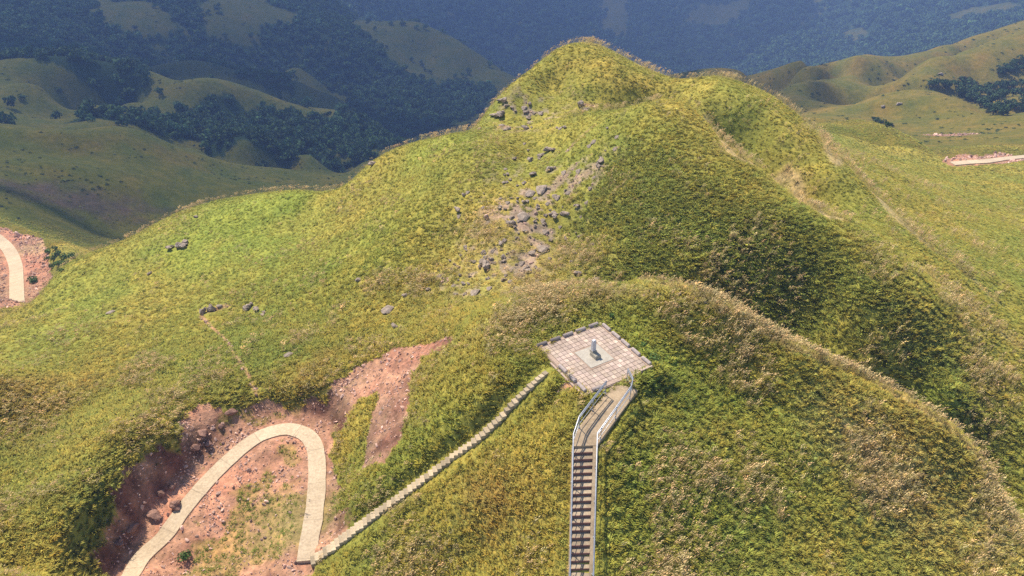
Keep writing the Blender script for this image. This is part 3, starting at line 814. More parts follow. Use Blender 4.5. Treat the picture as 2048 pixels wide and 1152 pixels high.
# ------------------------------------------------------------------ concrete path
def ribbon(name, pts, width, thick, mat, label, joints=3.0):
    mb = MB(); V = []; Cc = []
    acc = [0.0]
    for a, b in zip(pts, pts[1:]): acc.append(acc[-1] + (b - a).length)
    rows = [(q, 0) for q in acc]
    k = joints * .6
    while k < acc[-1]:
        rows += [(k - .05, 0), (k - .02, 1), (k + .02, 1), (k + .05, 0)]; k += joints * rng.uniform(.9, 1.1)
    rows.sort(); tone = 1.0; last = 0
    for q, dk in rows:
        i = min(max(int(np.searchsorted(acc, q)) - 1, 0), len(pts) - 2)
        f = min(max((q - acc[i]) / max(acc[i + 1] - acc[i], 1e-6), 0), 1)
        p = pts[i].lerp(pts[i + 1], f)
        d = pts[min(i + 2, len(pts) - 1)] - pts[max(i - 1, 0)]; d.z = 0; d.normalize(); s_ = Vector((d.y, -d.x, 0))
        j1, j2 = [float(.05 * fbm(np.array([q * .8 + w_]), np.array([w_ * 9.0]), 1.0, 5, 2)[0]) for w_ in (1, 2)]
        if last and not dk: tone = rng.uniform(.90, 1.06)
        last = dk
        a = p - s_ * (width / 2 + j1); b = p + s_ * (width / 2 + j2)
        V += [a + Vector((0, 0, .05)), b + Vector((0, 0, .05)), b - Vector((0, 0, thick)), a - Vector((0, 0, thick))]
        c_ = .74 if dk else tone
        Cc += [(c_, c_, c_)] * 4
    n = len(rows)
    F = []
    for i in range(n - 1):
        for k in range(4): F.append((i * 4 + k, i * 4 + (k + 1) % 4, i * 4 + 4 + (k + 1) % 4, i * 4 + 4 + k))
    F += [(0, 3, 2, 1), tuple((n - 1) * 4 + k for k in range(4))]
    mb.v = [tuple(v) for v in V]; mb.f = F; mb.c = Cc
    o = mb.build(name, mat); bpy_fix(o)
    tag(o, label, name, kind='structure'); return o
def bpy_fix(o):
    import bmesh
    bm = bmesh.new(); bm.from_mesh(o.data); bmesh.ops.recalc_face_normals(bm, faces=bm.faces); bm.to_mesh(o.data); bm.free()
ribbon('path', path_c, 1.3, .25, CONC, 'pale concrete path looping in a hairpin over the red earth')
ribbon('road', far_c, 2.7, .3, CONC, 'pale curved concrete road on the red earth at the left edge', 6)
ribbon('track', far2_c, 1.9, .3, CONC, 'short stretch of pale track on the right hillside', 6)
# expansion joints across the path
# ------------------------------------------------------------------ left flight of steps
e = empty('stone_steps', steps_c[-1], 0, 'long narrow flight of pale concrete steps curving down the slope to the hairpin path', 'steps')
N_ST = 58
cs = resample(steps_c, n=N_ST + 1)
for k in range(N_ST):
    a, b = cs[k], cs[k + 1]
    d = (b - a); L_ = d.xy.length; ang = math.atan2(d.y, d.x)
    wd = .34 + .36 * k / N_ST + rng.uniform(-.06, .09)
    top = a.z - .05 + rng.uniform(-.03, .03)
    mb = MB(); c = (a + b) / 2; off = rng.uniform(-.03, .03)
    t_ = rng.uniform(.62, 1.14)
    mb.box((0, off, 0), (L_ * 1.12, wd, .42), ang + rng.uniform(-.06, .06), (t_, t_, t_ * .98), .012)
    o = mb.build('step', STEPM, e); o.location = Vector((c.x, c.y, top - .21)) - e.location
# ------------------------------------------------------------------ terrace
def tw(a, b, z=0.0): return TC + TAX * a + TBY * b + Vector((0, 0, z))
te = empty('stone_terrace', TC + Vector((0, 0, -.35)), 0, 'square stone terrace paved with pinkish grey tiles on the crest of the spur', 'terrace')
def tpart(name, mb, mat): 
    o = mb.build(name, mat, te, loc=(0, 0, 0)); o.location = -te.location; return o
mb = MB(); mb.box(TC + Vector((0, 0, -.19)), (THX * 2 + .12, THY * 2 + .12, .34), TA, (.72, .68, .64), .01); tpart('foundation', mb, PAVE)
BW = .30; CS = .92
mb = MB()
for sgn in (-1, 1):
    mb.box(tw(0, sgn * (THY - BW / 2), -.008), (THX * 2, BW, .06), TA, (.92, .86, .82), .006)
    mb.box(tw(sgn * (THX - BW / 2), 0, -.008), (BW, (THY - BW) * 2 - .01, .06), TA, (.90, .84, .78), .006)
tpart('border', mb, PAVE)
mb = MB(); nx, ny = 14, 14
tx = (THX - BW - .01) * 2 / nx; ty = (THY - BW - .01) * 2 / ny
rt = np.random.default_rng(5)
for i in range(nx):
    for j in range(ny):
        a = -(THX - BW - .01) + (i + .5) * tx; b = -(THY - BW - .01) + (j + .5) * ty
        if abs(a) < CS + .12 and abs(b) < CS + .12: continue
        t_ = rt.uniform(.86, 1.12) * (1.28 if rt.uniform() < .12 else 1) * (1 + .10 * float(fbm(np.array([a]), np.array([b]), 2.0, 9, 2)[0]))
        mb.box(tw(a, b, -.006 + rt.uniform(-.004, .004)), (tx - .024, ty - .024, .06), TA, (t_, t_ * rt.uniform(.96, 1.0), t_ * rt.uniform(.93, .99)), .006)
tpart('paving', mb, PAVE)
mb = MB()
for sgn in (-1, 1):
    mb.box(tw(0, sgn * (CS + .07), -.005), (CS * 2 + .28, .13, .06), TA, (.78, .72, .66), .004)
    mb.box(tw(sgn * (CS + .07), 0, -.005), (.13, CS * 2 - .01, .06), TA, (.78, .72, .66), .004)
tpart('inner_band', mb, PAVE)
mb = MB(); mb.box(tw(0, 0, .0), (CS * 2, CS * 2, .10), TA, (1, 1, 1), .01); tpart('centre_slab', mb, SLABM)
# low kerb slabs outside the near left edge and at the right corner
mb = MB(); mb.box(tw(-THX - .16, -.85, -.12), (.14, THY * 2 - 2.0, .2), TA, (.95, .9, .85), .01); tpart('edge_kerb', mb, PAVE)
mb = MB(); mb.box(tw(THX - .55, -THY - .02 + .09, .05), (.95, .14, .09), TA, (1.1, 1.05, 1.0), .01); tpart('edge_kerb', mb, PAVE)
# ------------------------------------------------------------------ marker stone
mk = empty('stone_marker', tw(-.02, .02, .05), TA, 'small pale square stone pillar on a plinth in the middle of the terrace', 'marker')
mb = MB(); mb.box((.03, -.14, .13), (.46, .66, .26), 0, (1, 1, 1), .03, .9); mb.box((.03, .12, .30), (.38, .34, .12), 0, (1, 1, 1), .02, .9); mb.build('plinth', PED, mk)
mb = MB(); mb.box((.02, .12, .74), (.27, .22, .80), 0, (1, .98, .98), .0, .86); mb.build('pillar', MARK, mk)
mb = MB(); mb.box((.02, .12, 1.165), (.235, .19, .05), 0, (1.25, 1.25, 1.28), .02, .9); mb.build('cap', MARK, mk)
# ------------------------------------------------------------------ round stone kerb logs
def log(a, b, ang, L_, label, dark_=1.0):
    r_ = .125; n = 12; V = []; Cc = []
    for k, x_ in enumerate((-L_ / 2, -L_ / 2 + .03, L_ / 2 - .03, L_ / 2)):
        rr = r_ if k in (1, 2) else r_ - .025
        for q in range(n):
            V.append((x_, math.cos(2 * math.pi * q / n) * rr, math.sin(2 * math.pi * q / n) * rr))
    mb = MB(); F = []
    for k in range(3):
        for q in range(n): F.append((k * n + q, k * n + (q + 1) % n, (k + 1) * n + (q + 1) % n, (k + 1) * n + q))
    F += [tuple(range(n))[::-1], tuple(3 * n + q for q in range(n))]
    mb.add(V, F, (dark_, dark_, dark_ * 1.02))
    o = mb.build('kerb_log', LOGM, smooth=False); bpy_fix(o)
    o.location = tw(a, b, .105); o.rotation_euler = (rng.uniform(-.1, .1), 0, ang + rng.uniform(-.02, .02))
    tag(o, label, 'kerb stone', 'round stone logs along the edges of the terrace'); return o
ordn = ['first', 'second', 'third', 'fourth', 'fifth']
for k, f in enumerate([.06, .263, .46, .66, .865]):
    log(-THX + f * THX * 2, THY - .08, TA, .76, ['dark cylindrical stone log in grass shade at the left corner of the terrace', 'dark cylindrical stone log second from the left on the far left edge of the terrace', 'grey cylindrical stone log in the middle of the far left edge of the terrace', 'grey cylindrical stone log fourth from the left on the far left edge of the terrace', 'grey cylindrical stone log nearest the top corner on the far left edge of the terrace'][k], (.55, .62, .95, 1.0, 1.0)[k])  # grass shade on the left corner log is put into its darker tone
for k, f in enumerate([.134, .325, .505, .70, .89]):
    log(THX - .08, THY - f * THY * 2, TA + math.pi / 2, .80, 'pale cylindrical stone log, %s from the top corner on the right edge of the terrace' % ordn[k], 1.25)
for k, f in enumerate([.52, .70, .885]):
    log(-THX + .08, THY - f * THY * 2, TA + math.pi / 2, .80, ['pale stone log nearest the steps on the lower left edge of the terrace', 'middle one of three pale stone logs on the lower left edge of the terrace', 'pale stone log by the bottom corner on the lower left edge of the terrace'][k], 1.25)
log(-THX + .16 * THX * 2, -THY + .08, TA, .72, 'grey stone log between the bottom corner of the terrace and the left handrail', 1.05)
# ------------------------------------------------------------------ main stair
fl = [p - dn for p in railL[:3]] + [railL[3] - dn, railL[4] - dn]
fr = [p - dn for p in railR[:3]] + [railR[3] - dn]
st = empty('stair', (railL[1] + railR[1]) / 2 - dn, 0, 'straight narrow concrete stair with dark red risers between two metal handrails', 'stair')
def spart(name, mb, mat, fix=True):
    o = mb.build(name, mat, st); o.location = -st.location
    if fix: bpy_fix(o)
    return o
a0, a1 = fl[2], fl[0]; b0, b1 = fr[2], fr[0]
Lst = (a0.xy - a1.xy).length; NST = int(Lst / .335)
KERB = .20
for k in range(NST):
    f0, f1 = k / NST, (k + 1) / NST
    A0, A1 = a0.lerp(a1, f0), a0.lerp(a1, f1); B0, B1 = b0.lerp(b1, f0), b0.lerp(b1, f1)
    ins = (B0 - A0).normalized()
    A0 = A0 + ins * .06; A1 = A1 + ins * .06; B0 = B0 - ins * KERB; B1 = B1 - ins * KERB
    z = A0.z - (a0.z - a1.z) / NST
    t_ = rng.uniform(.85, 1.12)
    def corner(P, zz): return Vector((P.x, P.y, zz))
    mb = MB(); mb.add([corner(A0, z - .3), corner(A1, z - .3), corner(B1, z - .3), corner(B0, z - .3), corner(A0, z), corner(A1, z), corner(B1, z), corner(B0, z)],
           [(0, 3, 2, 1), (4, 5, 6, 7), (0, 1, 5, 4), (1, 2, 6, 5), (2, 3, 7, 6), (3, 0, 4, 7)], (t_, t_, t_ * .97))
    so = spart('tread', mb, STAIRM)
    # red brown riser facing down the stair
    dv = (A1 - A0).normalized(); dv.z = 0
    mb = MB(); q0 = A1 + dv * .003; q1 = B1 + dv * .003; e_ = dv * .035
    mb.add([corner(q0, z - .26), corner(q1, z - .26), corner(q1 + e_, z - .26), corner(q0 + e_, z - .26), corner(q0, z + .012), corner(q1, z + .012), corner(q1 + e_, z + .012), corner(q0 + e_, z + .012)],
           [(0, 3, 2, 1), (4, 5, 6, 7), (0, 1, 5, 4), (1, 2, 6, 5), (2, 3, 7, 6), (3, 0, 4, 7)], (1, 1, 1))
    spart('riser', mb, RISER)
def strip(Pa, Pb, top, bot):
    V = []; F = []
    n = len(Pa)
    for p, q in zip(Pa, Pb): V += [p + Vector((0, 0, top)), q + Vector((0, 0, top)), q + Vector((0, 0, bot)), p + Vector((0, 0, bot))]
    for i in range(n - 1):
        for k in range(4): F.append((i * 4 + k, i * 4 + (k + 1) % 4, i * 4 + 4 + (k + 1) % 4, i * 4 + 4 + k))
    F += [(0, 3, 2, 1), tuple((n - 1) * 4 + k for k in range(4))]
    mb = MB(); mb.add(V, F, (1.08, 1.02, .92)); return mb
i_ = (fr[2] - fl[2]).normalized()
spart('kerb', strip([fr[2] - i_ * KERB * .97, fr[0] - i_ * KERB * .97], [fr[2] + i_ * .03, fr[0] + i_ * .03], -.02, -.6), STAIRM)
spart('kerb', strip([fl[2] - i_ * .06, fl[0] - i_ * .06], [fl[2] + i_ * .055, fl[0] + i_ * .055], .02, -.6), STAIRM)
_ex = (fl[4] - fl[3]); _ex.z = 0; _ex = _ex.normalized() * 1.25
la = [fl[2], fl[3], fl[4] + _ex]; lb = [fr[2], fr[2].lerp(fr[3], .22), fr[3] + _ex * .75]
q4 = la[2]; la[2] = Vector((q4.x, q4.y, -.03)); lb[2] = Vector((lb[2].x, lb[2].y, -.03))
spart('landing', strip([p - i_ * .05 for p in la], [p + i_ * .05 for p in lb], -.012, -.5), STAIRM)
# ------------------------------------------------------------------ handrails
def handrail(top, label, spacing):
    base_ = top[1] - dn
    e = empty('handrail', base_, 0, label, 'handrail', 'handrails of the stair')
    def part(name, mb):
        o = mb.build(name, STEEL, e, smooth=True); o.location = -e.location; return o
    mb = MB(); mb.tube(top, .042, 8); part('top_rail', mb)
    mb = MB(); mb.tube([p - Vector((0, 0, .17)) for p in top], .030, 6); part('lower_rail', mb)
    mb = MB(); mb.tube([p - Vector((0, 0, .66)) for p in top], .020, 6); part('lower_rail', mb)
    L_ = resample(top, step=spacing)
    for p in L_:
        z0 = p.z - RAIL_H - .15
        mb = MB(); mb.tube([(0, 0, 0), (0, 0, p.z - z0)], .024, 8)
        o = mb.build('post', STEEL, e, smooth=True); o.location = Vector((p.x, p.y, z0)) - e.location
        mb = MB(); mb.tube([(0, 0, 0), (0, 0, .02)], .06, 10); b_ = mb.build('base_plate', STEEL, o); b_.location = (0, 0, .15)
handrail(railL, 'galvanised metal handrail along the left side of the stair', 1.55)
handrail(railR, 'galvanised metal handrail along the right side of the stair, bent where it meets the terrace', 1.55)

# ------------------------------------------------------------------ rocks
def cluster_mesh(name, seed, n, mat, flat=.7):
    rg = np.random.default_rng(seed); vs = []; fs = []; off = 0
    for k in range(n):
        q = blob_mesh('tmp', 3, seed * 7 + k, .55, .7, (1, rg.uniform(.6, 1), rg.uniform(.5, 1.1) * flat), None, 10, False)
        sc = 1.0 if n == 1 else rg.uniform(.35, .72); a = rg.uniform(0, 6.28); d = 0 if n == 1 else rg.uniform(.2, .75)
        P = np.array([v.co[:] for v in q.vertices]); b = rg.uniform(0, 6.28)
        P = P * sc; P = np.stack([P[:, 0] * math.cos(b) - P[:, 1] * math.sin(b), P[:, 0] * math.sin(b) + P[:, 1] * math.cos(b), P[:, 2]], 1)
        P += .05 * np.stack([fbm(P[:, 1] * 5 + k, P[:, 2] * 5, 1, 3, 2), fbm(P[:, 0] * 5 + k, P[:, 2] * 5, 1, 4, 2), fbm(P[:, 0] * 5, P[:, 1] * 5 + k, 1, 5, 2)], 1)
        P += np.array([math.cos(a) * d, math.sin(a) * d * .7, -.1])
        vs.append(P); fs += [tuple(i + off for i in p.vertices) for p in q.polygons]; off += len(P)
        bpy.data.meshes.remove(q)
    me = bpy.data.meshes.new(name); me.from_pydata(np.concatenate(vs).tolist(), [], fs); me.materials.append(mat); return me
rock_me = [cluster_mesh('rock', 160 + k, [1, 4, 3, 5, 1, 6, 4, 3][k], ROCK, [.8, .7, 1.0, .6, .7, .7, .9, .55][k]) for k in range(8)]
_old = [blob_mesh('rock', 3, 60 + k, .55, .8, [(1, .8, .75), (1.2, .7, .6), (.9, .8, 1.0), (1.3, .9, .45), (1, 1, .7), (1.1, .6, .85)][k], ROCK, 9, False) for k in range(6)]
slab_me = [blob_mesh('rock_slab', 3, 70 + k, .3, 1.0, (1, 1.1, .28), ROCK, 8, False) for k in range(2)]
red_me = [blob_mesh('red_rock', 3, 80 + k, .5, .8, (1.1, .8, .7), REDROCK, 9, False) for k in range(3)]
def rock(px, py, w_, label, group=None, kind='r', name='boulder'):
    h = hit(px, py + w_ * .3); sl = math.sqrt(h.x ** 2 + h.y ** 2 + (HC - h.z) ** 2)
    s_ = w_ * sl / FPX / 2 * (1.25 if kind == 'r' else 1.25)
    me = {'r': rock_me, 's': slab_me, 'd': red_me}[kind]
    o = obj_from(name, me[int(rng.integers(len(me)))])
    o.location = (h.x, h.y, float(ZAT(h.x, h.y)) + s_ * (.42 if kind != 's' else .25))
    o.rotation_euler = (rng.uniform(-.25, .25), rng.uniform(-.25, .25), rng.uniform(0, 6.28))
    if kind == 's':
        e1 = float(ZAT(h.x, h.y + .5) - ZAT(h.x, h.y - .5)); e2 = float(ZAT(h.x + .5, h.y) - ZAT(h.x - .5, h.y))
        o.rotation_euler = (math.atan(e1), -math.atan(e2), 0)
    o.scale = (s_, s_ * rng.uniform(.8, 1.1), s_ * rng.uniform(.75, 1.05))
    return tag(o, label, 'rock', group)
GR = 'rocks scattered down the middle of the main hill'
LR = 'small grey rock among the many lying in the grass of the rocky slope'
BIG = [(1001,198,20,'r','upright grey rock on the left skyline of the main hill'),(1006,223,22,'r','broad rough grey outcrop just below the skyline rock'),
 (1160,205,22,'r','grey outcrop in the grass below the summit'),(1173,217,17,'r','darker lower end of the outcrop below the summit'),
 (1052,254,18,'r','knobbly grey rock on the bare patch left of the hollow below the summit'),(1130,253,12,'r','dark boulder sitting alone on the small trail below the summit'),
 (1061,317,19,'r','dark left end of the long outcrop halfway up the hill'),(1078,307,19,'r','middle piece of the long dark outcrop halfway up the hill'),(1098,298,18,'r','right end of the long outcrop halfway up the hill'),
 (1105,335,18,'r','pale rock right below the long outcrop'),(1067,345,16,'r','dark pointed rock below the long outcrop'),(1084,374,24,'s','large pale rock face in the middle of the slope'),
 (1060,382,20,'s','flat pale rock beside the large rock face'),(1130,426,21,'r','tall dark rock at the right border of the rocky slope'),(1151,408,15,'r','grey boulder at the edge of the dark green hollow'),
 (1047,427,24,'s','broad flat pink grey slab in the rocky slope'),(1023,443,20,'r','grey wedge shaped rock below the broad slab'),(913,415,17,'r','dark upright rock standing alone on the left of the rocky slope'),
 (971,526,26,'r','large split grey rock low on the hill'),(960,530,16,'r','smaller companion leaning on the large split rock'),(951,580,22,'s','flat brown slab at the foot of the rocky slope'),
 (1087,492,28,'s','large bare flat slab near the foot of the rocky slope'),(1004,483,17,'r','squarish grey rock left of the flat slabs'),(1203,319,15,'r','pale grey rock at the head of the dark hollow'),
 (1154,544,18,'r','low grey rock close behind the spur crest'),(744,326,17,'r','pale brown rock on the left skyline ridge'),
 (361,488,24,'r','large grey outcrop on the bright green left shoulder'),(345,492,18,'r','left part of the outcrop on the green shoulder'),(372,481,13,'r','dark top of the outcrop on the green shoulder'),
 (425,613,24,'r','dark rock at the head of the small earth trail'),(406,621,22,'r','brown rock where the small earth trail begins'),(440,612,12,'r','small dark rock right of the trail head'),
 (501,608,20,'r','dark jagged rock right of the trail head'),(517,614,18,'r','grey rock beside the dark jagged rock'),(527,626,11,'r','small rock at the foot of the jagged rock'),
 (775,613,24,'s','low brown slab on the grassy slope left of the spur'),(790,650,15,'r','grey rock on the slope above the red scree'),(577,705,16,'s','flat brown stone in the grass above the hairpin path'),
 (716,557,12,'r','small pinkish rock on the green flank'),(1357,586,9,'r','small dark rock on the crest of the spur'),(1410,604,8,'r','small pale rock on the spur crest right of the dark one'),
 (299,546,9,'r','small rock low on the green left shoulder'),(392,433,9,'r','small dark rock near the skyline of the left shoulder'),(222,621,13,'s','flat brown stone on the lower left slope')]
for px, py, w_, k_, lb_ in BIG: rock(px, py, w_, lb_, 'rocks on the hill', k_)
SMALL = [(986,228,18),(1049,214,12),(1082,224,11),(1011,256,12),(1115,253,8),(1107,297,11),(1011,336,8),(1048,365,10),(1052,400,13),(1016,403,10),(1000,413,12),(1001,395,8),(1115,393,13),(1107,426,17),(918,431,9),(928,388,11),(966,413,8),(936,383,9),(1034,475,13),(1054,461,15),(1092,461,15),(1062,506,18),(928,491,10),(933,498,8),(921,548,12),(928,563,13),(878,549,10),(858,576,12),(979,574,13),(810,589,11),(1044,524,13),(1052,537,16),(1074,532,13),(1142,522,9),(1152,506,9),(1130,474,11),(1193,557,11),(1185,489,9),(1233,272,9),(1157,340,12),(1215,255,9),(1024,164,7),(959,255,9),(1005,520,10),(985,500,8),(1020,560,10),(1100,515,9),(1070,440,10),(1095,405,9),(1035,395,8),(900,520,8),(1210,300,8),(1198,330,9),(1075,560,9)]
rr_ = random.Random(4)
for (cx_, cy_, sx_, sy_, n_) in ((1060, 430, 75, 95, 62), (960, 530, 80, 50, 34), (1040, 235, 55, 28, 16), (1190, 320, 35, 45, 10)):
    for _ in range(n_): SMALL.append((cx_ + rr_.gauss(0, .6) * sx_, cy_ + rr_.gauss(0, .6) * sy_, rr_.uniform(6, 12)))
for px, py, w_ in SMALL: rock(px, py, w_, LR, GR, 's' if rng.uniform() < .25 else 'r')
GB = 'red brown rocks of the cut bank'
for px, py, w_, lb_ in [(465,822,17,'pinkish rock lying at the top end of the cut bank'),(441,852,12,'small reddish rock right of the dark gap in the cut bank'),(408,862,20,'rough rock ledge inside the cut bank'),(418,885,16,'lower rock ledge inside the cut bank'),(392,895,16,'rounded rock at the foot of the bank ledge'),(345,972,14,'dark rock beside the path under the cut bank'),(352,1008,20,'large dark rock at the foot of the bank by the path'),(268,1052,18,'dark red rock low in the cut bank'),(310,1025,22,'wide red rock in the middle of the cut bank'),(240,1085,16,'reddish rock near the bottom of the cut bank'),(322,985,15,'red rock above the dark one by the path')]:
    rock(px, py, w_, lb_, GB, 'd')
o = rock(358, 1001, 9, 'small pale cream stone beside the path under the cut bank', None, 'r'); o.data = o.data.copy(); o.data.materials.clear(); o.data.materials.append(CONC)
rock(1800, 207, 8, 'small grey rock on the dome shaped hill on the right', 'rocks on the hill'); rock(1766, 212, 7, 'tiny grey rock left of another on the dome shaped hill', 'rocks on the hill'); rock(1881, 147, 9, 'grey rock above the grove on the right hillside', 'rocks on the hill')

# ------------------------------------------------------------------ trees of the grove and bushes
LEAFO = Mat('dark leaves', .7, .2)
LEAFO.base(LEAFO.mix(1.0, LEAFO.attr('Col').outputs['Color'], LEAFO.mix(1.0, (.038, .075, .026), LEAFO.ramp(LEAFO.noise(LEAFO.coord(), .5), [(.3, (.7, .75, .7)), (.7, (1.4, 1.3, 1.1))]), 'MULTIPLY'), 'MULTIPLY'))
BUSHM = Mat('fresh leaves', .7, .2)
BUSHM.base(BUSHM.mix(1.0, BUSHM.attr('Col').outputs['Color'], (.10, .17, .045), 'MULTIPLY'))
crowns = [leafball(90 + k, 420, 3.0, .42, LEAFO.m, 7, .75, .9, 'crown') for k in range(4)]
bushes = [leafball(96 + k, 260, 1.0, .13, BUSHM.m, 6, .7, .05, 'bush') for k in range(3)]
def trunk_mesh(seed):
    rg = np.random.default_rng(seed); mb = MB()
    def limb(p0, p1, r0, r1):
        n = 6; V = []
        d = (p1 - p0).normalized(); a = d.cross(Vector((0.3, 1, 0))).normalized(); b = d.cross(a)
        for p, r_ in ((p0, r0), (p1, r1)):
            V += [p + (a * math.cos(q * math.pi / 3) + b * math.sin(q * math.pi / 3)) * r_ for q in range(6)]
        mb.add(V, [(q, (q + 1) % 6, 6 + (q + 1) % 6, 6 + q) for q in range(6)])
    t = Vector((rg.normal() * .15, rg.normal() * .15, 2.4)); limb(Vector((0, 0, -.6)), t, .26, .17)
    for _ in range(4):
        limb(t, t + Vector((rg.normal() * 1.1, rg.normal() * 1.1, rg.uniform(1.2, 2.4))), .12, .04)
    me = bpy.data.meshes.new('trunk'); me.from_pydata([tuple(v) for v in mb.v], [], mb.f); me.materials.append(BARK); return me
trunks = [trunk_mesh(k) for k in range(3)]
def tree(px, py, wpx, label, group, big=1.0):
    h = hit(px, py + wpx * .35); sl = math.sqrt(h.x ** 2 + h.y ** 2 + (HC - h.z) ** 2)
    s_ = wpx * sl / FPX / 5.6 * big
    e = empty('tree', (h.x, h.y, h.z - .2), rng.uniform(0, 6.28), label, 'tree', group)
    e.scale = (s_, s_, s_ * rng.uniform(.85, 1.1))
    obj_from('crown', crowns[int(rng.integers(4))], e); obj_from('trunk', trunks[int(rng.integers(3))], e)
z4 = lambda a, b: (1750 + a * .2084, 100 + b * .2084)
for a, b in [(550,330),(600,320),(650,335),(700,340),(770,340),(850,300),(895,320),(800,390),(850,410),(910,390),(960,380),(1005,400),(940,450),(990,470),(900,440),(1010,520),(1060,470)]:
    tree(*z4(a, b), 19 * rng.uniform(.85, 1.2), 'dark green tree in the left tongue of the grove on the right hillside', 'trees of the grove, left tongue')
for a, b in [(1095,370),(1150,355),(1200,345),(1265,335),(1330,335),(1400,335),(1460,335),(1530,340),(1120,430),(1180,420),(1250,420),(1320,410),(1400,420),(1470,430),(1540,420),(1080,550),(1130,580),(1190,560),(1230,590),(1270,510),(1340,530),(1410,560),(1090,500),(1160,490),(1480,520),(1540,540),(1420,480),(1600,400),(1600,500)]:
    tree(*z4(a, b), 20 * rng.uniform(.85, 1.2), 'green tree in the dense grove at the right edge of the picture', 'trees of the grove, right part')
for a, b in [(1175,205),(1215,185),(1260,165),(1300,145),(1345,130),(1395,120),(1440,110),(1250,205),(1310,190),(1370,170),(1430,155),(1490,110),(1500,140)]:
    tree(*z4(a, b), 16 * rng.uniform(.85, 1.15), 'dark tree in the small upper wood on the right hillside', 'trees of the small upper wood')
def bush(px, py, wpx, label, group=None):
    h = hit(px, py + wpx * .3); sl = math.sqrt(h.x ** 2 + h.y ** 2 + (HC - h.z) ** 2); s_ = wpx * sl / FPX / 2
    o = obj_from('bush', bushes[int(rng.integers(3))]); o.location = (h.x, h.y, h.z - .05 * s_)
    o.rotation_euler = (0, 0, rng.uniform(0, 6.28)); o.scale = (s_, s_, s_ * rng.uniform(.75, 1.0))
    return tag(o, label, 'bush', group)
for a, b, w_ in [(1754,240,14),(1762,244,13),(1773,249,14),(1782,251,10),(1745,237,9)]:
    tree(a, b, w_, 'dark green small tree in the clump behind the yellow green knoll', 'small trees behind the knoll')
for a, b, w_ in [(98,500,18),(108,512,20),(118,503,18),(128,512,20),(140,508,18),(118,525,20),(132,524,18),(106,530,16),(148,512,14),(125,538,14),(96,515,14),(112,494,14)]:
    bush(a, b, w_, 'green bush in the thicket beside the far road on the left', 'thicket beside the far road')
bush(70, 556, 24, 'single round green bush on the red earth beside the far road')
bush(1311, 711, 34, 'dark green bush in the grass right of the terrace')
bush(1288, 686, 20, 'fresh green bush close to the right edge of the terrace')
bush(372, 1104, 30, 'dark green bush inside the loop of the path')
bush(1224, 628, 18, 'dark low bush behind the top corner of the terrace')
for a, b, w_ in [(1840,285,8),(1618,240,6),(1605,214,5),(1636,199,5),(1795,181,6),(1765,190,6),(1637,157,5),(1757,146,4),(1580,172,4),(1540,170,4)]:
    bush(a, b, w_, 'tiny lone bush on the open grassy hills at the right', 'lone bushes on the right hills')

# visible part of the land, as candidate places
cell = np.gradient(X, axis=1) * np.gradient(Y, axis=0) - np.gradient(Y, axis=1) * np.gradient(X, axis=0)
area = np.abs(cell)
slant = np.sqrt(R ** 2 + (HC - Z) ** 2)
tt = (Z - HC) / R
dep_y = Y * CP - (Z - HC) * SP                       # depth along the view axis
sx = X / np.maximum(dep_y, 1) * FPX; sy = ((Z - HC) * CP + Y * SP) / np.maximum(dep_y, 1) * FPX
infr = (np.abs(sx) < 1024 * 1.22) & (np.abs(sy) < 576 * 1.25) & (dep_y > 5)
hor = np.maximum.accumulate(tt, axis=0)
behind = hor - tt                                     # how far below the sight line
vis = infr & (behind < .06)

RK = np.array([(o.location.x, o.location.y, max(o.scale) * .95) for o in bpy.data.objects if o.get('category') in ('rock',)])
def rock_free(x, y):
    k = np.ones(len(x))
    for a, b, rr in RK:
        d = np.hypot(x - a, y - b) / min(rr, 3.0) / .85
        k = np.where(d < 1.0, 0.0, np.where(d < 1.8, np.minimum(k, .65), k))
    return np.maximum(k, .001)

def pick(weight, n):
    w = weight.ravel(); c = np.cumsum(w); c /= c[-1]
    k = np.searchsorted(c, rng.uniform(size=n)); k = np.minimum(k, NU * NV - 1)
    j, i = np.divmod(k, NU)
    u = fu[i] + (rng.uniform(size=n) - .5) * (fu[1] - fu[0]); v = fv[j] + (rng.uniform(size=n) - .5) * (fv[1] - fv[0])
    r = np.exp(v); x = r * np.sin(u); y = r * np.cos(u)
    return x, y, ZAT(x, y), j, i, r

hard = (D_path < .64) | (D_steps < .22) | (D_stair < .72) | (D_ter < .0) | (D_far < 2.0) | (D_far2 < 1.8)
soft = (~hard).astype(float)
bare = np.clip(dirt_c * 1.25, 0, 1)
wg = area * vis * soft * (1 - .985 * np.where(weedm * (weeds > .05) > .4, bare * .6, bare)) * (R < 230) / slant ** 1.6
NG = 250000
x, y, z, j, i, r = pick(wg, NG)
g3 = cover_colour(fbm(x, y, 17, 101, 3), fbm(x, y, 5, 102, 3), fbm(x, y, 1.5, 103, 2), green[j, i], dark[j, i], tan_[j, i], brown[j, i], 0, 0, r)
q = rng.normal(size=(NG, 1)) * .16
hue = rng.normal(size=(NG, 1)) * .07
g3 = np.clip(g3 * np.exp(q) * np.concatenate([np.exp(hue), np.ones_like(hue), np.exp(-hue)], 1), .01, .9)
inw = (dirt[j, i] > .4)
g3[inw] = g3[inw] * .5 + np.array([.05, .10, .02])
s = (.365 + .0018 * np.clip(r - 30, 0, 200)) * rng.uniform(.7, 1.35, NG)
near = np.minimum(np.minimum(D_path[j, i] - .95, D_steps[j, i] - .5), D_stair[j, i] - .72)
s *= np.where(near < .6, .5 + .8 * np.clip(near, 0, .6), 1.0)
s *= 1 + .35 * dark[j, i]
s[inw] *= .55
s *= 1 - .55 * rocky[j, i]
s *= 1 - np.clip(sstep(50, 80, r) * (.46 - .14 * dark[j, i]), 0, 1)
s *= 1 - .72 * np.clip(tstrip[j, i] * 1.3, 0, 1) * np.where(r > 55, 1, .5)
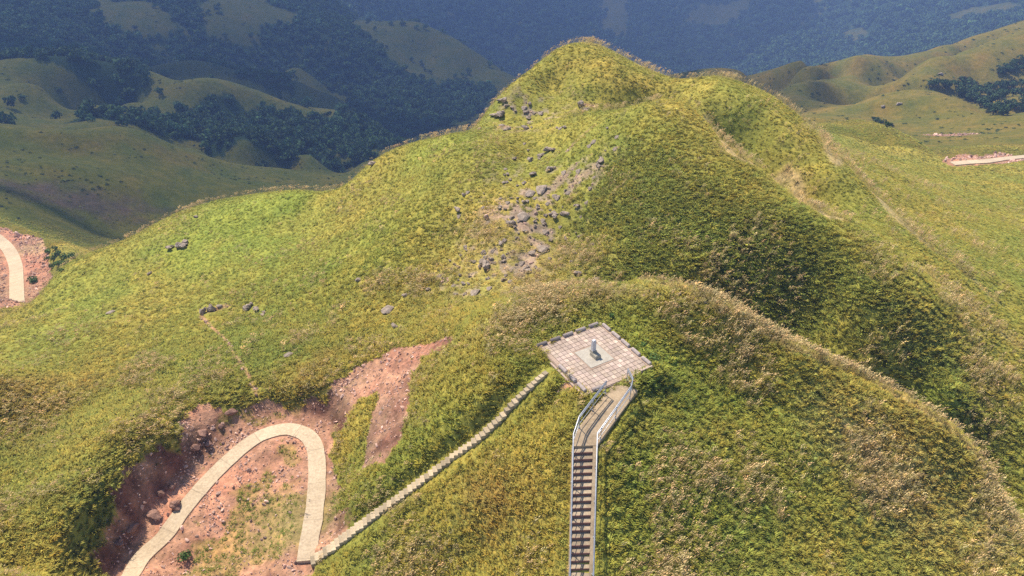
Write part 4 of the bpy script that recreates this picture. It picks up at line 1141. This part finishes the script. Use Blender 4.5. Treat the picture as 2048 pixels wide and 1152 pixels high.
s *= np.where((D_ter[j, i] < .7) & (D_ter[j, i] > -.3), 1.25, 1)
s *= rock_free(x, y)
pts = np.stack([x, y, z - .03], 1)
rot = np.stack([rng.normal(size=NG) * .12, rng.normal(size=NG) * .12, rng.normal(size=NG) * .9 + .3], 1)
scl = np.stack([s * rng.uniform(.9, 1.3, NG), s * rng.uniform(.9, 1.3, NG), s * rng.uniform(.42, .82, NG)], 1)
scatter('grass', [tuft(1), tuft(2, 26, .5), tuft(3, 34, .4, .9), tuft(4, 22, .55, 1.1), tuft(5, 30, .5, .8, .07)], pts, rot, scl, rng.integers(0, 5, NG), g3,
        'long green, olive and straw coloured grass covering the hills', 'grass')

# feathery seed heads
np_ = np.clip(-.02 + .50 * fbm(X, Y, 6, 140, 3) + .5 * tan_ + .05 * (N1 > .1), 0, 1.5) * np.where((R > 62) & (tan_ < .3), .35, 1)
crest = (np.gradient(hor, axis=0) < 1e-6) & (np.roll(behind, 4, 0) < .004)
np_ = np_ * (1 - .75 * np.clip(tstrip, 0, 1) * (R > 55))
np_ = np_ + .06 * (np.roll(behind, -6, 0) > 1e-5) * (behind < 1e-5) * (R > 80)
wp = area * vis * soft * (1 - bare) * np.clip(np_, 0, 3) * (R < 130) * (1 - .5 * np.clip(green, 0, 1)) / slant ** 1.6
NP = 14500
x, y, z, j, i, r = pick(wp, NP)
base = np.array([.70, .53, .26]) * np.exp(rng.normal(size=(NP, 1)) * .22)
base[:, 0] *= rng.uniform(.9, 1.12, NP)
s = (.56 + .0010 * np.clip(r - 30, 0, 100)) * rng.uniform(.75, 1.25, NP) * rock_free(x, y)
scatter('grass_plumes', [plume(11), plume(12, 5), plume(13, 9), plume(14, 4)], np.stack([x, y, z], 1),
        np.stack([rng.normal(size=NP) * .1, rng.normal(size=NP) * .1, rng.normal(size=NP) * .35], 1),
        np.stack([s, s, s], 1), rng.integers(0, 4, NP), base, 'feathery tan seed heads standing above the grass', 'seed heads')

# low leafy scrub in the hollows
ws = area * vis * soft * (1 - bare) * np.clip(dark * .9 + .12 * (N1 < -.1) + .25 * np.clip(brown, 0, 1) + np.clip(-fbm(X, Y, 5, 150, 2), 0, 1) * .25, 0, 1) ** 1.5 * (R < 260) / slant ** 1.7
NS = 20000
x, y, z, j, i, r = pick(ws, NS)
sc_ = cover_colour(fbm(x, y, 17, 101, 3), fbm(x, y, 5, 102, 3), fbm(x, y, 1.5, 103, 2), green[j, i], dark[j, i], tan_[j, i] * 0, brown[j, i], 0, 0, r)
sc_ = np.clip((sc_ * .62 + np.array([.05, .08, .015]) * .7) * np.exp(rng.normal(size=(NS, 1)) * .28), .01, .9)
s = (.34 + .0018 * np.clip(r - 30, 0, 200)) * rng.uniform(.6, 1.4, NS) * rock_free(x, y)
scatter('low_scrub', [leafball(21 + k, 70, .55, .085, LEAF, 4, .6, 0, 'scrub') for k in range(4)], np.stack([x, y, z - .03], 1),
        np.stack([rng.normal(size=NS) * .1, rng.normal(size=NS) * .1, rng.uniform(0, 6.28, NS)], 1),
        np.stack([s * 1.2, s * 1.2, s * .9], 1), rng.integers(0, 4, NS), sc_, 'low leafy scrub growing through the grass in the hollows', 'scrub')

# rubble on the bare ground
wr = area * vis * soft * (dirt > .3) * (1 - .7 * rocky) * (1 - .7 * weedm) * (.25 + np.clip(fbm(X, Y, 2.5, 160, 2), 0, 1) * 2) / slant ** 1.2
NR_ = 11000
RM = Mat('red rubble', .9, .2); tR = RM.attr('tint', 'INSTANCER').outputs['Color']
RM.base(RM.mix(1.0, tR, RM.ramp(RM.noise(RM.coord(), 3.0), [(.35, (.75, .72, .7)), (.65, (1.2, 1.2, 1.2))]), 'MULTIPLY'))
x, y, z, j, i, r = pick(wr, NR_)
s = np.exp(rng.normal(size=NR_) * .55) * .055 * (1 + .012 * np.clip(r - 35, 0, 200))
rc = np.array([.52, .33, .26]) * np.exp(rng.normal(size=(NR_, 1)) * .3) + rng.uniform(0, .08, (NR_, 1))
scatter('rubble', [blob_mesh('stone', 1, 31 + k, .5, .9, (1, .8, .6), RM.m, 4, False) for k in range(4)], np.stack([x, y, z + s * .15], 1),
        rng.uniform(-1.5, 1.5, (NR_, 3)), np.stack([s, s * rng.uniform(.6, 1.2, NR_), s * rng.uniform(.5, 1, NR_)], 1), rng.integers(0, 4, NR_), rc, 'small red and pink stones strewn over the bare earth', 'rubble')

# woods on the far slopes
wf = area * infr * (behind < .12) * np.clip(forest + .16 * (R > 360) * (X < 80) * np.clip(fbm(X, Y, 55, 190, 3) + .1, 0, 1), 0, 1) * np.where(R < 1050, 1 / 5.0 ** 2, 1 / 8.5 ** 2)
tot = min(52000, int(wf.sum()))
x, y, z, j, i, r = pick(wf, tot)
fc = np.array([.060, .115, .042]) * np.exp(rng.normal(size=(tot, 1)) * .22) + np.array([.012, .008, .0]) * rng.uniform(0, 1, (tot, 1))
s = rng.uniform(.6, 1.4, tot) * np.where(r > 1050, 1.7, 1.05)
scatter('wood', [leafball(41 + k, 130, 3.0, .75, LEAF, 6, .8, 1.0, 'crown') for k in range(5)], np.stack([x, y, z - .6], 1),
        np.stack([np.zeros(tot), np.zeros(tot), rng.uniform(0, 6.28, tot)], 1), np.stack([s, s, s * rng.uniform(.9, 1.3, tot)], 1), rng.integers(0, 5, tot), fc,
        'dark green woods filling the valleys and the far mountain slopes', 'woods')
# scattered far shrubs and grass texture on the shaded hills
ww = area * infr * (behind < .05) * (1 - forest) * (R > 230) * (R < 1100) * np.clip(.12 + fbm(X, Y, 30, 170, 3), 0, 1) / slant ** 1.0
NW_ = 4500
x, y, z, j, i, r = pick(ww, NW_)
fc = np.array([.075, .10, .025]) * np.exp(rng.normal(size=(NW_, 1)) * .3)
s = rng.uniform(.12, .32, NW_) * (.6 + r / 900)
scatter('hillside_shrubs', [leafball(51 + k, 60, 3.0, .8, LEAF, 5, .45, 0, 'shrubs') for k in range(3)], np.stack([x, y, z - .1], 1),
        np.stack([np.zeros(NW_), np.zeros(NW_), rng.uniform(0, 6.28, NW_)], 1), np.stack([s * 1.3, s * 1.3, s * .6], 1), rng.integers(0, 3, NW_), fc,
        'tiny green shrubs dotted over the far grassy hills', 'shrubs')
# ------------------------------------------------------------------ haze
HM = bpy.data.materials.new('haze'); HM.use_nodes = True
hn = HM.node_tree.nodes; hl = HM.node_tree.links
for n_ in list(hn):
    if n_.type != 'OUTPUT_MATERIAL': hn.remove(n_)
pv_ = hn.new('ShaderNodeVolumePrincipled')
pv_.inputs['Color'].default_value = (.33, .49, .92, 1)
pv_.inputs['Density'].default_value = .00042
pv_.inputs['Anisotropy'].default_value = 0.0
hl.new(pv_.outputs[0], [n_ for n_ in hn if n_.type == 'OUTPUT_MATERIAL'][0].inputs['Volume'])
zlo = float(Z.min()) - 1.5; zhi = max(float(Z.max()), HC) + 6
mb = MB(); mb.box((0, 3200, (zlo + zhi) / 2), (13800, 7000, zhi - zlo)); hz = mb.build('haze', HM)
tag(hz, 'thin blue haze in the air over the valley and far mountains', 'haze', kind='stuff')
